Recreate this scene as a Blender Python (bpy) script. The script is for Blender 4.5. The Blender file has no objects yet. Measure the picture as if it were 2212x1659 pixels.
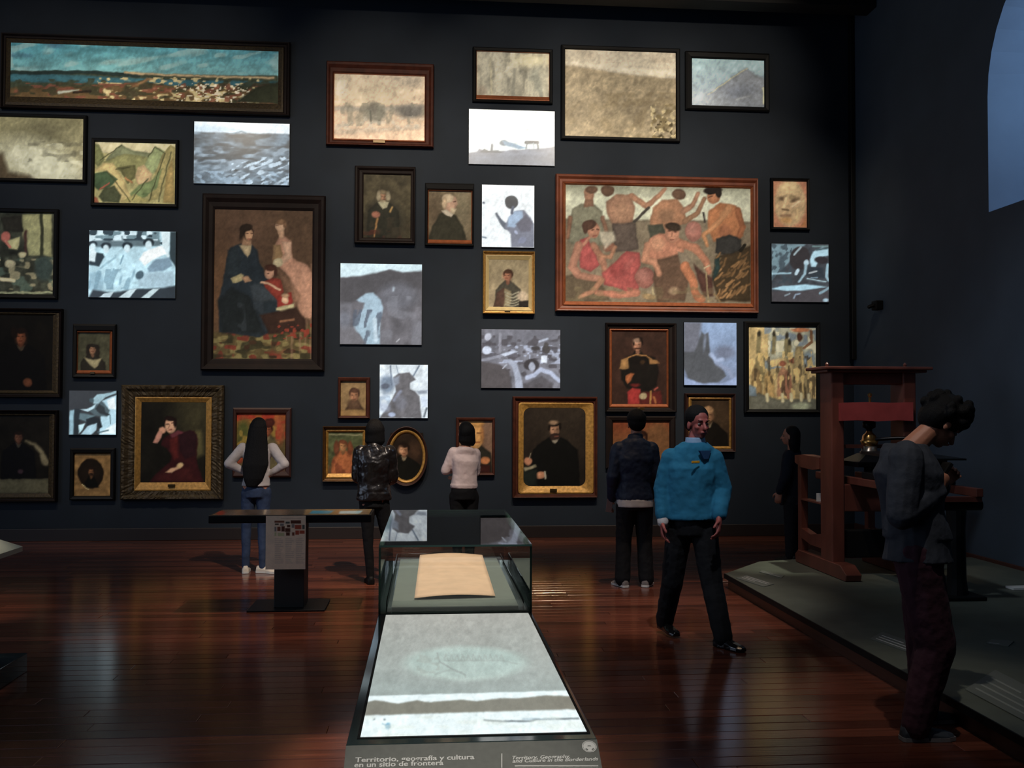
import bpy, bmesh, math, random
import numpy as np
from mathutils import Vector, Matrix, Euler
random.seed(7)
C = bpy.context.scene.collection
SC = bpy.context.scene
PI = math.pi
DW = 13.12            # distance of the picture wall
RW = 5.83             # right wall

# ---------------------------------------------------------------- camera
YAW, PIT, ROL, FP = 8.42233792e-02, 2.77462921e-02, 3.19560013e-03, 2130.0
CP = np.array([0.0, 0.0, 1.68])
_cy, _sy, _cp, _sp = math.cos(YAW), math.sin(YAW), math.cos(PIT), math.sin(PIT)
FW = np.array([_sy*_cp, _cy*_cp, _sp]); _r = np.array([_cy, -_sy, 0.0]); _u = np.cross(_r, FW)
RT = _r*math.cos(ROL)+_u*math.sin(ROL); UP = -_r*math.sin(ROL)+_u*math.cos(ROL)
cam_d = bpy.data.cameras.new('camera'); cam = bpy.data.objects.new('camera', cam_d); C.objects.link(cam)
cam.matrix_world = Matrix(((RT[0], UP[0], -FW[0], CP[0]), (RT[1], UP[1], -FW[1], CP[1]), (RT[2], UP[2], -FW[2], CP[2]), (0, 0, 0, 1)))
cam_d.sensor_width = 36.0; cam_d.lens = FP/2212.0*36.0; cam_d.clip_start = 0.05; cam_d.clip_end = 100
SC.camera = cam
def on(ax, x, y, v):
    d = RT*(x-1106)/FP - UP*(y-829.5)/FP + FW
    return CP + d*((v-CP[ax])/d[ax])
def proj(P):
    d = P-CP; z = d@FW
    return 1106+FP*(d@RT)/z, 829.5-FP*(d@UP)/z

# ---------------------------------------------------------------- colour, exposure, world, lights
SC.view_settings.view_transform = 'Standard'; SC.view_settings.look = 'None'
SC.view_settings.exposure = 0.0; SC.view_settings.gamma = 1.0
SC.view_settings.use_curve_mapping = False
w = bpy.data.worlds.new('room_ambience'); SC.world = w; w.use_nodes = True
w.node_tree.nodes['Background'].inputs[0].default_value = (0.35, 0.5, 0.9, 1)
w.node_tree.nodes['Background'].inputs[1].default_value = 0.010

def aim(o, src, dst):
    o.location = src
    o.rotation_euler = (Vector(dst)-Vector(src)).to_track_quat('-Z', 'Y').to_euler()
def spot(name, src, dst, e, radius, blend=0.7, col=(1, .86, .68), size=0.06):
    """spotlight: e = brightness it gives a white wall at dst, radius = metres lit at dst"""
    l = bpy.data.lights.new(name, 'SPOT'); o = bpy.data.objects.new(name, l); C.objects.link(o)
    aim(o, src, dst); r = (Vector(dst)-Vector(src)).length
    l.energy = e*4*PI*PI*r*r; l.spot_size = 2*math.atan(radius/r); l.spot_blend = blend
    l.color = col; l.shadow_soft_size = size
    return o
# track of gallery spotlights under the ceiling, out of the frame above; aimed by the picture they light
ZT = 6.9
def wallspot(px, py, e, radius, dx=0.0, dist=4.2, blend=0.8, col=(1, .86, .68)):
    t = on(1, px, py, DW)
    c = dist/math.hypot(dist, ZT-t[2])
    spot('gallery_spotlight', (t[0]+dx, DW-dist, ZT), t, e/c, radius, blend, col)
for px, py, e, r in [(100, 560, .13, 2.7), (400, 560, .16, 2.7), (700, 560, .30, 2.7), (1000, 560, .38, 2.7), (1300, 560, .42, 2.7), (1600, 560, .38, 2.5),
                     (100, 950, .09, 2.3), (400, 950, .13, 2.3), (720, 950, .22, 2.3), (1000, 930, .24, 2.3), (1250, 930, .30, 2.3), (1540, 900, .20, 2.2),
                     (100, 200, .22, 1.9), (400, 200, .22, 1.9), (820, 240, .42, 1.8), (1110, 200, .36, 1.7), (1340, 210, .40, 1.8), (1560, 200, .32, 1.6)]:
    wallspot(px, py, e, r, 0, 4.6, 1.0)
# downlights, exhibit lamps and added fill lamps
WARM = (1, .72, .48)
spot('downlight', (.3, 8.6, ZT), (-.9, 8.7, 0), .42, 2.3, .9, (1, .70, .46), .03)
spot('downlight', (1.9, 7.9, 6.8), (1.5, 8.6, 0), .30, 2.2, .9, (1, .70, .46))
spot('downlight', (.5, 5.2, ZT), (.5, 5.6, 0), .08, 3.4, 1.0, WARM)
spot('downlight', (-3.6, 6.6, 6.5), (-3.9, 8.7, 0), .40, .9, 1.0, WARM)
spot('visitor_fill', (.9, 5.2, ZT), (-.7, 10.2, 1.2), .8, 1.9, 1.0, (1, .86, .74))  # added fill from the camera side, brightens the visitors' backs
spot('visitor_fill', (1.2, 3.9, ZT), (2.0, 7.4, 1.35), .46, 1.1, .9, (.92, .94, 1))  # added fill on the guard
spot('visitor_fill', (1.4, 3.0, ZT), (2.5, 5.0, 1.4), .28, .9, 1.0, (1, .92, .84))  # added fill on the young man
spot('case_spotlight', (.2, 4.6, 6.8), (.1, 4.8, .9), 1.0, .8, .6, (1, .88, .74), .04)
spot('label_fill', (.2, .8, 4.5), (.1, 2.3, .8), .75, .55, .9, (1, .95, .88), .04)  # unseen lamp added to brighten the label lettering
spot('press_spotlight', (2.2, 7.4, ZT), (4.0, 9.3, 1.2), .22, 1.2, .9, (1, .80, .66))
spot('wall_fill', (1.2, 5.6, ZT), (RW, 8.9, .9), .16, 3.0, 1.0, (.75, .85, 1), .2)  # soft cool fill added to lift the lower right wall
spot('stand_fill', (-3.0, 7.6, 6.5), (-3.0, 6.3, .8), .6, .5, .9, (1, .95, .85))  # unseen lamp added so the pale stand top shows
spot('platform_spotlight', (4.2, 8.2, ZT), (3.45, 9.75, .1), .55, .7, .9, (.95, .95, .8))
# area lamps added as cool fill for the bounce of the whole gallery
def area(name, src, dst, sx, sy, e, col):
    l = bpy.data.lights.new(name, 'AREA'); o = bpy.data.objects.new(name, l); C.objects.link(o)
    l.shape = 'RECTANGLE'; l.size = sx; l.size_y = sy; l.energy = e; l.color = col; aim(o, src, dst)
area('room_fill', (-1, 3, 7.0), (0, 9, 0), 9, 6, 40, (.6, .75, 1))  # unseen fill over the room, lifts the shadows
area('left_fill', (-8, 6, 3.5), (RW, 9, 1.0), 5, 4, 130, (.62, .76, 1))  # unseen bluish fill, added to brighten the right wall
area('window_daylight', (RW+1.15, 8.4, 5.3), (RW-.3, 9.4, 4.7), 1.6, 2.6, 50, (.40, .68, 1))

# ---------------------------------------------------------------- materials
def lin(c):
    out = []
    for v in c[:3]:
        v = v/255.0
        out.append(v/12.92 if v <= .04045 else ((v+.055)/1.055)**2.4)
    return out
def mat(name, rgb, rough=.6, metal=0.0, noise=0.0, nscale=20, stretch=(1, 1, 1), bump=0.0, spec=.5, bscale=None, coat=0.0, obj_random=0.0):
    m = bpy.data.materials.new(name); m.use_nodes = True; nt = m.node_tree; b = nt.nodes['Principled BSDF']
    col = lin(rgb)+[1]
    b.inputs['Base Color'].default_value = col; b.inputs['Roughness'].default_value = rough
    b.inputs['Metallic'].default_value = metal; b.inputs['Specular IOR Level'].default_value = spec
    b.inputs['Coat Weight'].default_value = coat; b.inputs['Coat Roughness'].default_value = .12
    tc = nt.nodes.new('ShaderNodeTexCoord'); mp = nt.nodes.new('ShaderNodeMapping'); mp.inputs['Scale'].default_value = stretch
    nt.links.new(tc.outputs['Object'], mp.inputs['Vector'])
    n = nt.nodes.new('ShaderNodeTexNoise'); n.inputs['Scale'].default_value = nscale; n.inputs['Detail'].default_value = 5
    nt.links.new(mp.outputs[0], n.inputs['Vector'])
    val = None
    if noise > 0 or obj_random > 0:
        mr = nt.nodes.new('ShaderNodeMapRange'); mr.inputs[1].default_value = .3; mr.inputs[2].default_value = .7
        mr.inputs[3].default_value = 1-noise; mr.inputs[4].default_value = 1+noise
        nt.links.new(n.outputs['Fac'], mr.inputs[0]); val = mr.outputs[0]
        if obj_random > 0:
            gi = nt.nodes.new('ShaderNodeNewGeometry'); m3 = nt.nodes.new('ShaderNodeMapRange'); m3.inputs[3].default_value = 1-obj_random; m3.inputs[4].default_value = 1+obj_random
            nt.links.new(gi.outputs['Random Per Island'], m3.inputs[0]); m4 = nt.nodes.new('ShaderNodeMath'); m4.operation = 'MULTIPLY'; nt.links.new(val, m4.inputs[0]); nt.links.new(m3.outputs[0], m4.inputs[1]); val = m4.outputs[0]
            oi = nt.nodes.new('ShaderNodeObjectInfo'); m2 = nt.nodes.new('ShaderNodeMapRange')
            m2.inputs[3].default_value = 1-obj_random; m2.inputs[4].default_value = 1+obj_random
            nt.links.new(oi.outputs['Random'], m2.inputs[0]); mm = nt.nodes.new('ShaderNodeMath'); mm.operation = 'MULTIPLY'
            nt.links.new(val, mm.inputs[0]); nt.links.new(m2.outputs[0], mm.inputs[1]); val = mm.outputs[0]
        vm = nt.nodes.new('ShaderNodeVectorMath'); vm.operation = 'SCALE'; vm.inputs[0].default_value = col[:3]
        nt.links.new(val, vm.inputs['Scale']); nt.links.new(vm.outputs[0], b.inputs['Base Color'])
    if bump > 0:
        bn = nt.nodes.new('ShaderNodeBump'); bn.inputs['Strength'].default_value = bump; bn.inputs['Distance'].default_value = .01
        if bscale:
            n2 = nt.nodes.new('ShaderNodeTexNoise'); n2.inputs['Scale'].default_value = bscale; n2.inputs['Detail'].default_value = 3
            nt.links.new(mp.outputs[0], n2.inputs['Vector']); nt.links.new(n2.outputs['Fac'], bn.inputs['Height'])
        else: nt.links.new(n.outputs['Fac'], bn.inputs['Height'])
        nt.links.new(bn.outputs[0], b.inputs['Normal'])
    return m
def mat_canvas():
    m = mat('oil_canvas', (255, 255, 255), .6, spec=.1, bump=.08, nscale=180)
    nt = m.node_tree; a = nt.nodes.new('ShaderNodeAttribute'); a.attribute_name = 'Col'
    nt.links.new(a.outputs['Color'], nt.nodes['Principled BSDF'].inputs['Base Color']); return m
def mat_screen():
    m = bpy.data.materials.new('backlit_screen'); m.use_nodes = True; nt = m.node_tree
    b = nt.nodes['Principled BSDF']; b.inputs['Base Color'].default_value = (.01, .01, .01, 1); b.inputs['Roughness'].default_value = .3
    a = nt.nodes.new('ShaderNodeAttribute'); a.attribute_name = 'Col'
    nt.links.new(a.outputs['Color'], b.inputs['Emission Color']); b.inputs['Emission Strength'].default_value = 1.0; return m
def mat_glass():
    m = bpy.data.materials.new('thin_glass'); m.use_nodes = True; nt = m.node_tree
    nt.nodes.remove(nt.nodes['Principled BSDF']); out = nt.nodes['Material Output']
    t = nt.nodes.new('ShaderNodeBsdfTransparent'); t.inputs[0].default_value = (.965, .985, .975, 1)
    g = nt.nodes.new('ShaderNodeBsdfGlossy'); g.inputs['Roughness'].default_value = .01
    f = nt.nodes.new('ShaderNodeFresnel'); f.inputs['IOR'].default_value = 1.45
    x = nt.nodes.new('ShaderNodeMixShader')
    nt.links.new(f.outputs[0], x.inputs[0]); nt.links.new(t.outputs[0], x.inputs[1]); nt.links.new(g.outputs[0], x.inputs[2])
    nt.links.new(x.outputs[0], out.inputs['Surface']); return m
M = dict(
    wall=mat('blue_grey_wall_paint', (25, 33, 43), .75, noise=.10, nscale=3, bump=.05, spec=.3),
    wall_r=mat('blue_wall_paint', (64, 75, 86), .75, noise=.10, nscale=2, bump=.05, spec=.3),
    niche=mat('white_window_reveal', (150, 160, 180), .8, noise=.05, nscale=3),
    ceil=mat('dark_ceiling', (14, 14, 15), .9), beam=mat('dark_beam_wood', (13, 11, 10), .7, noise=.2, stretch=(1, 8, 8), nscale=4),
    plank=mat('polished_redwood', (98, 54, 40), .17, noise=.38, nscale=3.5, stretch=(.5, 9, 9), bump=.03, bscale=9, obj_random=.42, spec=.5),
    sub=mat('subfloor', (24, 12, 8), .6), base=mat('dark_baseboard', (26, 16, 14), .5), base_r=mat('brown_baseboard', (70, 38, 30), .5, noise=.2),
    canvas=mat_canvas(), screen=mat_screen(), glass=mat_glass(), glass_edge=mat('green_glass_edge', (84, 118, 108), .2, spec=.5),
    black=mat('black_lacquer', (9, 8, 8), .6, spec=.25), blackm=mat('black_metal', (22, 23, 24), .4, metal=.3),
    rim=mat('screen_rim', (30, 32, 36), .5),
    mahog=mat('big_mahogany_frame', (112, 58, 36), .5, noise=.3, nscale=6), redwood=mat('mahogany_frame', (66, 31, 20), .6, spec=.2, noise=.3, nscale=6, stretch=(2, 2, 2)),
    darkwood=mat('dark_walnut_frame', (22, 12, 9), .65, spec=.2, noise=.3, nscale=8),
    brownwood=mat('brown_frame', (52, 25, 17), .5, noise=.3, nscale=8),
    gold=mat('old_gilding', (176, 132, 66), .45, metal=.35, noise=.3, nscale=30, bump=.3),
    goldd=mat('dull_gilding', (60, 47, 25), .6, metal=.2, noise=.45, nscale=40, bump=.6),
    bronze=mat('dark_gilt_edge', (88, 58, 26), .45, metal=.4, noise=.3, nscale=30),
    copper=mat('copper_gilt_liner', (150, 84, 50), .45, metal=.3, noise=.2),
    cream=mat('cream_liner', (190, 168, 118), .5, noise=.1), plaque=mat('brass_plaque', (70, 55, 30), .35, metal=.6),
    skin=mat('skin', (176, 118, 92), .55, noise=.06, nscale=30), skin_r=mat('ruddy_skin', (150, 78, 70), .55, noise=.06, nscale=30),
    hair=mat('black_hair', (9, 8, 8), .6, spec=.18, noise=.3, nscale=60, stretch=(6, 6, .6), bump=.5), eye=mat('eye_white', (120, 112, 106), .4),
    iris=mat('dark_iris', (25, 15, 10), .2), lips=mat('lips', (140, 70, 65), .5),
)
def cloth(name, rgb, rough=.85, n=.12, coat=0, bump=.35, spec=.3): return mat(name, rgb, rough, noise=n, nscale=9, bump=bump, bscale=22, coat=coat, spec=spec)

# ---------------------------------------------------------------- object helpers
def link(name, me, m=None, parent=None, smooth=False):
    o = bpy.data.objects.new(name, me); C.objects.link(o)
    if m is not None:
        for q in (m if isinstance(m, (list, tuple)) else [m]): me.materials.append(q)
    if smooth: me.polygons.foreach_set('use_smooth', [True]*len(me.polygons))
    if parent: o.parent = parent
    return o
def obj(name, bm, m, parent=None, smooth=False):
    bmesh.ops.recalc_face_normals(bm, faces=bm.faces)
    me = bpy.data.meshes.new(name); bm.to_mesh(me); bm.free()
    return link(name, me, m, parent, smooth)
def tag(o, label, cat, group=None):
    o['label'] = label; o['category'] = cat
    if group: o['group'] = group
    return o
def thing(name, label, cat, loc=(0, 0, 0), rz=0, group=None):
    o = bpy.data.objects.new(name, None); C.objects.link(o); o.location = loc; o.rotation_euler = (0, 0, rz)
    o.empty_display_size = .1
    return tag(o, label, cat, group)
def struct(o): o['kind'] = 'structure'; return o
def box(bm, x0, y0, z0, x1, y1, z1, bev=0, mi=0):
    r = bmesh.ops.create_cube(bm, size=1.0); vs = r['verts']
    for v in vs: v.co = Vector(((x0+x1)/2+v.co.x*(x1-x0), (y0+y1)/2+v.co.y*(y1-y0), (z0+z1)/2+v.co.z*(z1-z0)))
    fs = {f for v in vs for f in v.link_faces}
    for f in fs: f.material_index = mi
    if bev > 0:
        es = {e for v in vs for e in v.link_edges}
        bmesh.ops.bevel(bm, geom=list(es), offset=bev, segments=2, affect='EDGES', profile=.5)
def BX(*a, **k):
    bm = bmesh.new(); box(bm, *a, **k); return bm
def frame_of(d):
    d = Vector(d).normalized(); s = Vector((0, 0, 1)) if abs(d.z) < .9 else Vector((0, 1, 0))
    u = d.cross(s).normalized(); return u, d.cross(u).normalized()
def loft(bm, rings, close=True):
    """rings: list of lists of points, same length"""
    vv = [[bm.verts.new(p) for p in r] for r in rings]; n = len(vv[0])
    for a, b in zip(vv, vv[1:]):
        for i in range(n): bm.faces.new((a[i], a[(i+1) % n], b[(i+1) % n], b[i]))
    if close: bm.faces.new(vv[0][::-1]); bm.faces.new(vv[-1])
def ell_ring(c, rx, ry, n=16, rz=0.0, u=None, v=None, sq=2.0):
    c = Vector(c); out = []
    if u is None: u = Vector((math.cos(rz), math.sin(rz), 0)); v = Vector((-math.sin(rz), math.cos(rz), 0))
    for i in range(n):
        a = 2*PI*i/n; ca, sa = math.cos(a), math.sin(a)
        ca = math.copysign(abs(ca)**(2/sq), ca); sa = math.copysign(abs(sa)**(2/sq), sa)
        out.append(c+u*rx*ca+v*ry*sa)
    return out
def capsule(bm, a, b, ra, rb, n=12, flat=1.0, side=None):
    """tapered limb with round ends; flat scales the second cross axis"""
    a, b = Vector(a), Vector(b); d = (b-a); L = d.length or 1e-4; d = d/L if L > 1e-4 else Vector((0, 0, 1))
    if side is not None:
        v = Vector(side); v = (v-d*v.dot(d)).normalized(); u = d.cross(v)
    else: u, v = frame_of(d)
    rings = []
    for k in (-.98, -.8, -.45): rings.append((a+d*ra*k, ra*math.sqrt(1-k*k)))
    rings += [(a, ra), (b, rb)]
    for k in (.45, .8, .98): rings.append((b+d*rb*k, rb*math.sqrt(1-k*k)))
    loft(bm, [ell_ring(c, r, r*flat, n, u=u, v=v) for c, r in rings])
def ball(bm, c, rx, ry, rz, rot=None, n=16):
    r = bmesh.ops.create_uvsphere(bm, u_segments=n, v_segments=max(8, n*2//3), radius=1)
    m = Matrix.LocRotScale(Vector(c), rot or Euler((0, 0, 0)), Vector((rx, ry, rz)))
    bmesh.ops.transform(bm, matrix=m, verts=r['verts'])
def tube(bm, pts, r, n=8):
    for p, q in zip(pts, pts[1:]): capsule(bm, p, q, r, r, n)
def cyl(bm, a, b, ra, rb=None, n=20):
    a, b = Vector(a), Vector(b); u, v = frame_of(b-a); rb = ra if rb is None else rb
    loft(bm, [ell_ring(a, ra, ra, n, u=u, v=v), ell_ring(b, rb, rb, n, u=u, v=v)])
def lathe(bm, base, prof, n=24):
    loft(bm, [ell_ring((base[0], base[1], base[2]+z), max(r, .0005), max(r, .0005), n) for r, z in prof])

# ================================================================ THE ROOM
# floor: a subfloor carrying individual polished planks (nearest 300 or fewer as parts, the rest as one part)
fl = struct(obj('floor', BX(-9, -1, -.06, RW, DW, -.022), M['sub']))
PWD, PLN = .125, 2.6
def plank_mesh(L, Wd, name='plank'):
    bm = bmesh.new(); b = .0025
    loft(bm, [[Vector(p) for p in q] for q in (
        [(0, 0, -.022), (L, 0, -.022), (L, Wd, -.022), (0, Wd, -.022)],
        [(0, 0, -b), (L, 0, -b), (L, Wd, -b), (0, Wd, -b)],
        [(b, b, 0), (L-b, b, 0), (L-b, Wd-b, 0), (b, Wd-b, 0)])])
    bmesh.ops.recalc_face_normals(bm, faces=bm.faces)
    me = bpy.data.meshes.new(name); bm.to_mesh(me); bm.free(); me.materials.append(M['plank']); return me
pme = plank_mesh(PLN-.002, PWD-.0035)
far = bmesh.new(); far_base = bmesh.new(); far_base.from_mesh(pme)
fv = [v.co.copy() for v in far_base.verts]; ff = [[v.index for v in f.verts] for f in far_base.faces]; far_base.free()
nrow = int((DW-1.0)/PWD)+1
cnt = 0
for r in range(nrow):
    y = 1.0+r*PWD
    if y+PWD > DW+.05: break
    off = random.uniform(0, PLN)
    x = -9+off-PLN
    while x < RW-.05:
        vis = x+PLN > -.46*y-.4 and x < min(RW, 2.9)
        dz = random.choice((0, 0, 0, 0, .0006, -.0008, .0012))
        if vis and y < 7.2 and x > -9 and x+PLN < RW and cnt < 298:
            o = bpy.data.objects.new('plank', pme); C.objects.link(o); o.parent = fl; o.location = (x, y, dz); cnt += 1
        elif x > -9 and x+PLN < RW+PLN:
            L = min(x+PLN, RW)-x
            vv = [far.verts.new((x+min(v.x, L), y+v.y, v.z+dz)) for v in fv]
            for f in ff: far.faces.new([vv[i] for i in f])
        x += PLN
fm = bpy.data.meshes.new('far_planks'); far.to_mesh(fm); far.free()
o = link('far_planks', fm, M['plank'], fl); o['kind'] = 'stuff'

struct(obj('wall_back', BX(-9, DW, -.1, RW+.3, DW+.3, 7.8), M['wall']))
struct(obj('ceiling', BX(-9, -1, 7.6, RW+1.8, DW+.3, 7.8), M['ceil']))
for i, y in enumerate((12.35, 10.2, 8.0)):
    struct(obj('trim_%d' % (i+2), BX(-9, y, 7.0, RW, y+.3, 7.6, bev=.01), M['beam']))
# right wall with a deep arched window recess, splayed sides, sloping sill
NY0, NY1 = 7.2, 9.81          # recess edges along the wall
NZ0, NZS = 3.78, 5.0          # sill, spring of the arch
TH = 1.25; SPL = .35
def arch(y0, y1, z0, zs, n=18):
    c = (y0+y1)/2; r = (y1-y0)/2
    pts = [(y0, z0), (y1, z0), (y1, zs)]
    pts += [(c+r*math.cos(PI*k/n), zs+r*math.sin(PI*k/n)) for k in range(1, n)]
    pts += [(y0, zs)]
    return pts
bm = bmesh.new()
A = arch(NY0, NY1, NZ0, NZS); B = arch(NY0+SPL, NY1-SPL, NZ0+.45, NZS)
out = [(-1, -.1), (DW, -.1), (DW, 7.7), (-1, 7.7)]
va = [bm.verts.new((RW, y, z)) for y, z in A]; vo = [bm.verts.new((RW, y, z)) for y, z in out]
for ring in (va, vo):
    for i in range(len(ring)): bm.edges.new((ring[i], ring[(i+1) % len(ring)]))
bmesh.ops.triangle_fill(bm, use_beauty=True, use_dissolve=False, edges=bm.edges[:])
bm2 = bmesh.new()
struct(obj('wall_right', bm, M['wall_r']))
loft(bm2, [[Vector((RW, y, z)) for y, z in A], [Vector((RW+TH, y, z)) for y, z in B]], close=False)
struct(obj('window_1', bm2, M['niche']))
wn = bpy.data.objects['window_1']
bm = bmesh.new()
for y in (NY0+SPL, (NY0+NY1)/2-.03, NY1-SPL-.06): box(bm, RW+TH-.08, y, NZ0+.4, RW+TH-.02, y+.06, NZS+1.0)
for z in (4.25, 4.95, 5.55): box(bm, RW+TH-.08, NY0+SPL, z, RW+TH-.02, NY1-SPL, z+.05)
obj('window_frame', bm, M['beam'], wn)
obj('pane', BX(RW+TH-.055, NY0+SPL, NZ0+.45, RW+TH-.045, NY1-SPL, NZS+1.0), M['glass'], wn)
struct(obj('baseboard_back', BX(-9, DW-.025, 0, RW, DW, .16, bev=.006), M['base']))
struct(obj('baseboard_right', BX(RW-.025, 1, 0, RW, DW-.03, .17, bev=.006), M['base_r']))
bm = bmesh.new(); box(bm, RW-.07, DW-.11, 2.4, RW-.01, DW-.02, 7.2, bev=.01)
struct(obj('trim_1', bm, M['black']))

# ================================================================ PAINTER
rng = np.random.default_rng(3)
SH = 0.0
class Paint:
    def __init__(s, X, Y): s.X, s.Y = X, Y; s.vol = True; s.c = np.zeros((len(X), 3))+40.0
    def shade(s, c, d, w):
        q = np.clip(-d/max(2.0, w), 0, 1)[:, None]
        if not s.vol: return np.array(c, float)
        return np.array(c, float)*(.88+.16*q)
    def mix(s, m, c, a=1.0): m = (np.clip(m, 0, 1)*a)[:, None]; s.c = s.c*(1-m)+np.array(c, float)*m; return s
    def fill(s, c): s.c[:] = c; return s
    def vg(s, y0, c0, y1, c1):
        t = np.clip((s.Y-y0)/(y1-y0), 0, 1)[:, None]; s.c = np.array(c0)*(1-t)+np.array(c1)*t; return s
    def e(s, cx, cy, rx, ry, c, rot=0, k=2.5, a=1.0):
        dx, dy = s.X-cx, s.Y-cy; cr, sr = math.cos(math.radians(rot)), math.sin(math.radians(rot))
        u, v = dx*cr+dy*sr, -dx*sr+dy*cr
        d = (np.sqrt((u/rx)**2+(v/ry)**2)-1)*min(rx, ry); return s.mix(.5-d/k, s.shade(c, d, min(rx, ry)*.6) if k < 5 else c, a)
    def p(s, pts, c, k=2.5, a=1.0):
        n = len(pts); d = np.full(len(s.X), 1e9); ins = np.zeros(len(s.X), bool)
        for i in range(n):
            x0, y0 = pts[i]; x1, y1 = pts[(i+1) % n]; ex, ey = x1-x0, y1-y0
            t = np.clip(((s.X-x0)*ex+(s.Y-y0)*ey)/(ex*ex+ey*ey+1e-9), 0, 1)
            d = np.minimum(d, np.hypot(s.X-x0-t*ex, s.Y-y0-t*ey))
            if y0 != y1:
                cr = ((y0 > s.Y) != (y1 > s.Y)) & (s.X < (x1-x0)*(s.Y-y0)/(y1-y0)+x0); ins ^= cr
        dd = np.where(ins, -d, d); return s.mix(.5-dd/k, s.shade(c, dd, 7), a)
    def l(s, pts, w, c, k=2.0, a=1.0):
        ws = w if isinstance(w, (list, tuple)) else (w, w); d = np.full(len(s.X), 1e9); n = len(pts)-1
        for i in range(n):
            x0, y0 = pts[i]; x1, y1 = pts[i+1]; ex, ey = x1-x0, y1-y0
            t = np.clip(((s.X-x0)*ex+(s.Y-y0)*ey)/(ex*ex+ey*ey+1e-9), 0, 1)
            ww = ws[0]+(ws[1]-ws[0])*(i+t)/n
            d = np.minimum(d, np.hypot(s.X-x0-t*ex, s.Y-y0-t*ey)-ww/2)
        return s.mix(.5-d/k, s.shade(c, d, max(ws)*.35), a)
    def field(s, sx, sy, seed, ang=0):
        r = np.random.default_rng(seed); G = r.random((128, 128))
        ca, sa = math.cos(math.radians(ang)), math.sin(math.radians(ang))
        u = ((s.X*ca+s.Y*sa)/sx) % 127; v = ((-s.X*sa+s.Y*ca)/sy) % 127
        i, j = u.astype(int), v.astype(int); fu, fv = u-i, v-j; fu = fu*fu*(3-2*fu); fv = fv*fv*(3-2*fv)
        i2, j2 = (i+1) % 128, (j+1) % 128
        return (G[i, j]*(1-fu)+G[i2, j]*fu)*(1-fv)+(G[i, j2]*(1-fu)+G[i2, j2]*fu)*fv
    def n(s, amp, sx, sy=None, seed=1, ang=0):
        sy = sy or sx; f = s.field(sx, sy, seed, ang)*.65+s.field(sx/2.1, sy/2.1, seed+50, ang)*.35
        s.c = s.c*(1+(f-.5)*2*amp)[:, None]; return s
    def blot(s, c, sx, sy, seed, th=.55, soft=.1, y0=-1e9, y1=1e9, x0=-1e9, x1=1e9, a=1.0, ang=0):
        f = s.field(sx, sy, seed, ang); m = np.clip((f-th)/soft, 0, 1)*(s.Y > y0)*(s.Y < y1)*(s.X > x0)*(s.X < x1)
        return s.mix(m, c, a)
    def bust(s, cx, cy, r, skin, hair, coat, sh=2.4, base=400, turn=0.0, collar=None, beard=None, hairk=1.0, drop=2.0):
        """head of radius r at cx,cy over a coat that widens to the bottom"""
        t = turn*r
        s.p([(cx-r*.5-t*.2, cy+r*.9), (cx-r*sh*.55, cy+r*1.7), (cx-r*sh, cy+r*drop+r*.9), (cx-r*sh*1.1, base), (cx+r*sh*1.1, base), (cx+r*sh, cy+r*drop+r*.9), (cx+r*sh*.55, cy+r*1.7), (cx+r*.5-t*.2, cy+r*.9)], coat, 3)
        s.p([(cx-r*.42, cy+r*.6), (cx+r*.42, cy+r*.6), (cx+r*.35, cy+r*1.6), (cx, cy+r*2.0), (cx-r*.4, cy+r*1.6)], [v*.75 for v in skin], 2)
        if collar: s.p([(cx-r*.6, cy+r*1.15), (cx, cy+r*1.5), (cx+r*.6, cy+r*1.15), (cx+r*.3, cy+r*1.9), (cx, cy+r*2.1), (cx-r*.3, cy+r*1.9)], collar, 2)
        s.e(cx-t*.25, cy-r*.32, r*.98*hairk, r*.98, hair, 0, 2.5)
        s.e(cx, cy+r*.1, r*.72, r*1.02, skin, 0, 2.2)
        s.e(cx-r*.35+t, cy+r*.1, r*.45, r*.7, [min(255, v*1.18) for v in skin], 0, r*.6, .6)
        s.e(cx-t*.6+r*.45, cy+r*.25, r*.28, r*.8, [v*.62 for v in skin], 0, r*.5, .6)
        for q in (-.32, .32): s.e(cx+r*q+t*.6, cy-r*.02, r*.17, r*.09, [v*.4 for v in skin], 0, 1.5, .8)
        s.l([(cx+t*.8, cy), (cx+t*.9-r*.05, cy+r*.4)], r*.1, [v*.7 for v in skin], 1.5, .6)
        s.l([(cx-r*.2+t*.7, cy+r*.62), (cx+r*.22+t*.7, cy+r*.62)], r*.12, [skin[0]*.65, skin[1]*.4, skin[2]*.4], 1.5, .8)
        s.e(cx-t*.4, cy-r*.84, r*.76*hairk, r*.42, hair, 0, 2.2)
        for q in (-.80, .80): s.e(cx+q*r-t*.4, cy-r*.35, r*.16*hairk, r*.45, hair, 0, 2)
        if beard: s.e(cx+t*.5, cy+r*.75, r*.5, r*.42, beard, 0, 2)
        return s
def px_rect(r, Y):
    xm, ym = (r[0]+r[2])/2, (r[1]+r[3])/2
    return on(1, r[0], ym, Y)[0], on(1, r[2], ym, Y)[0], on(1, xm, r[3], Y)[2], on(1, xm, r[1], Y)[2]
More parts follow.
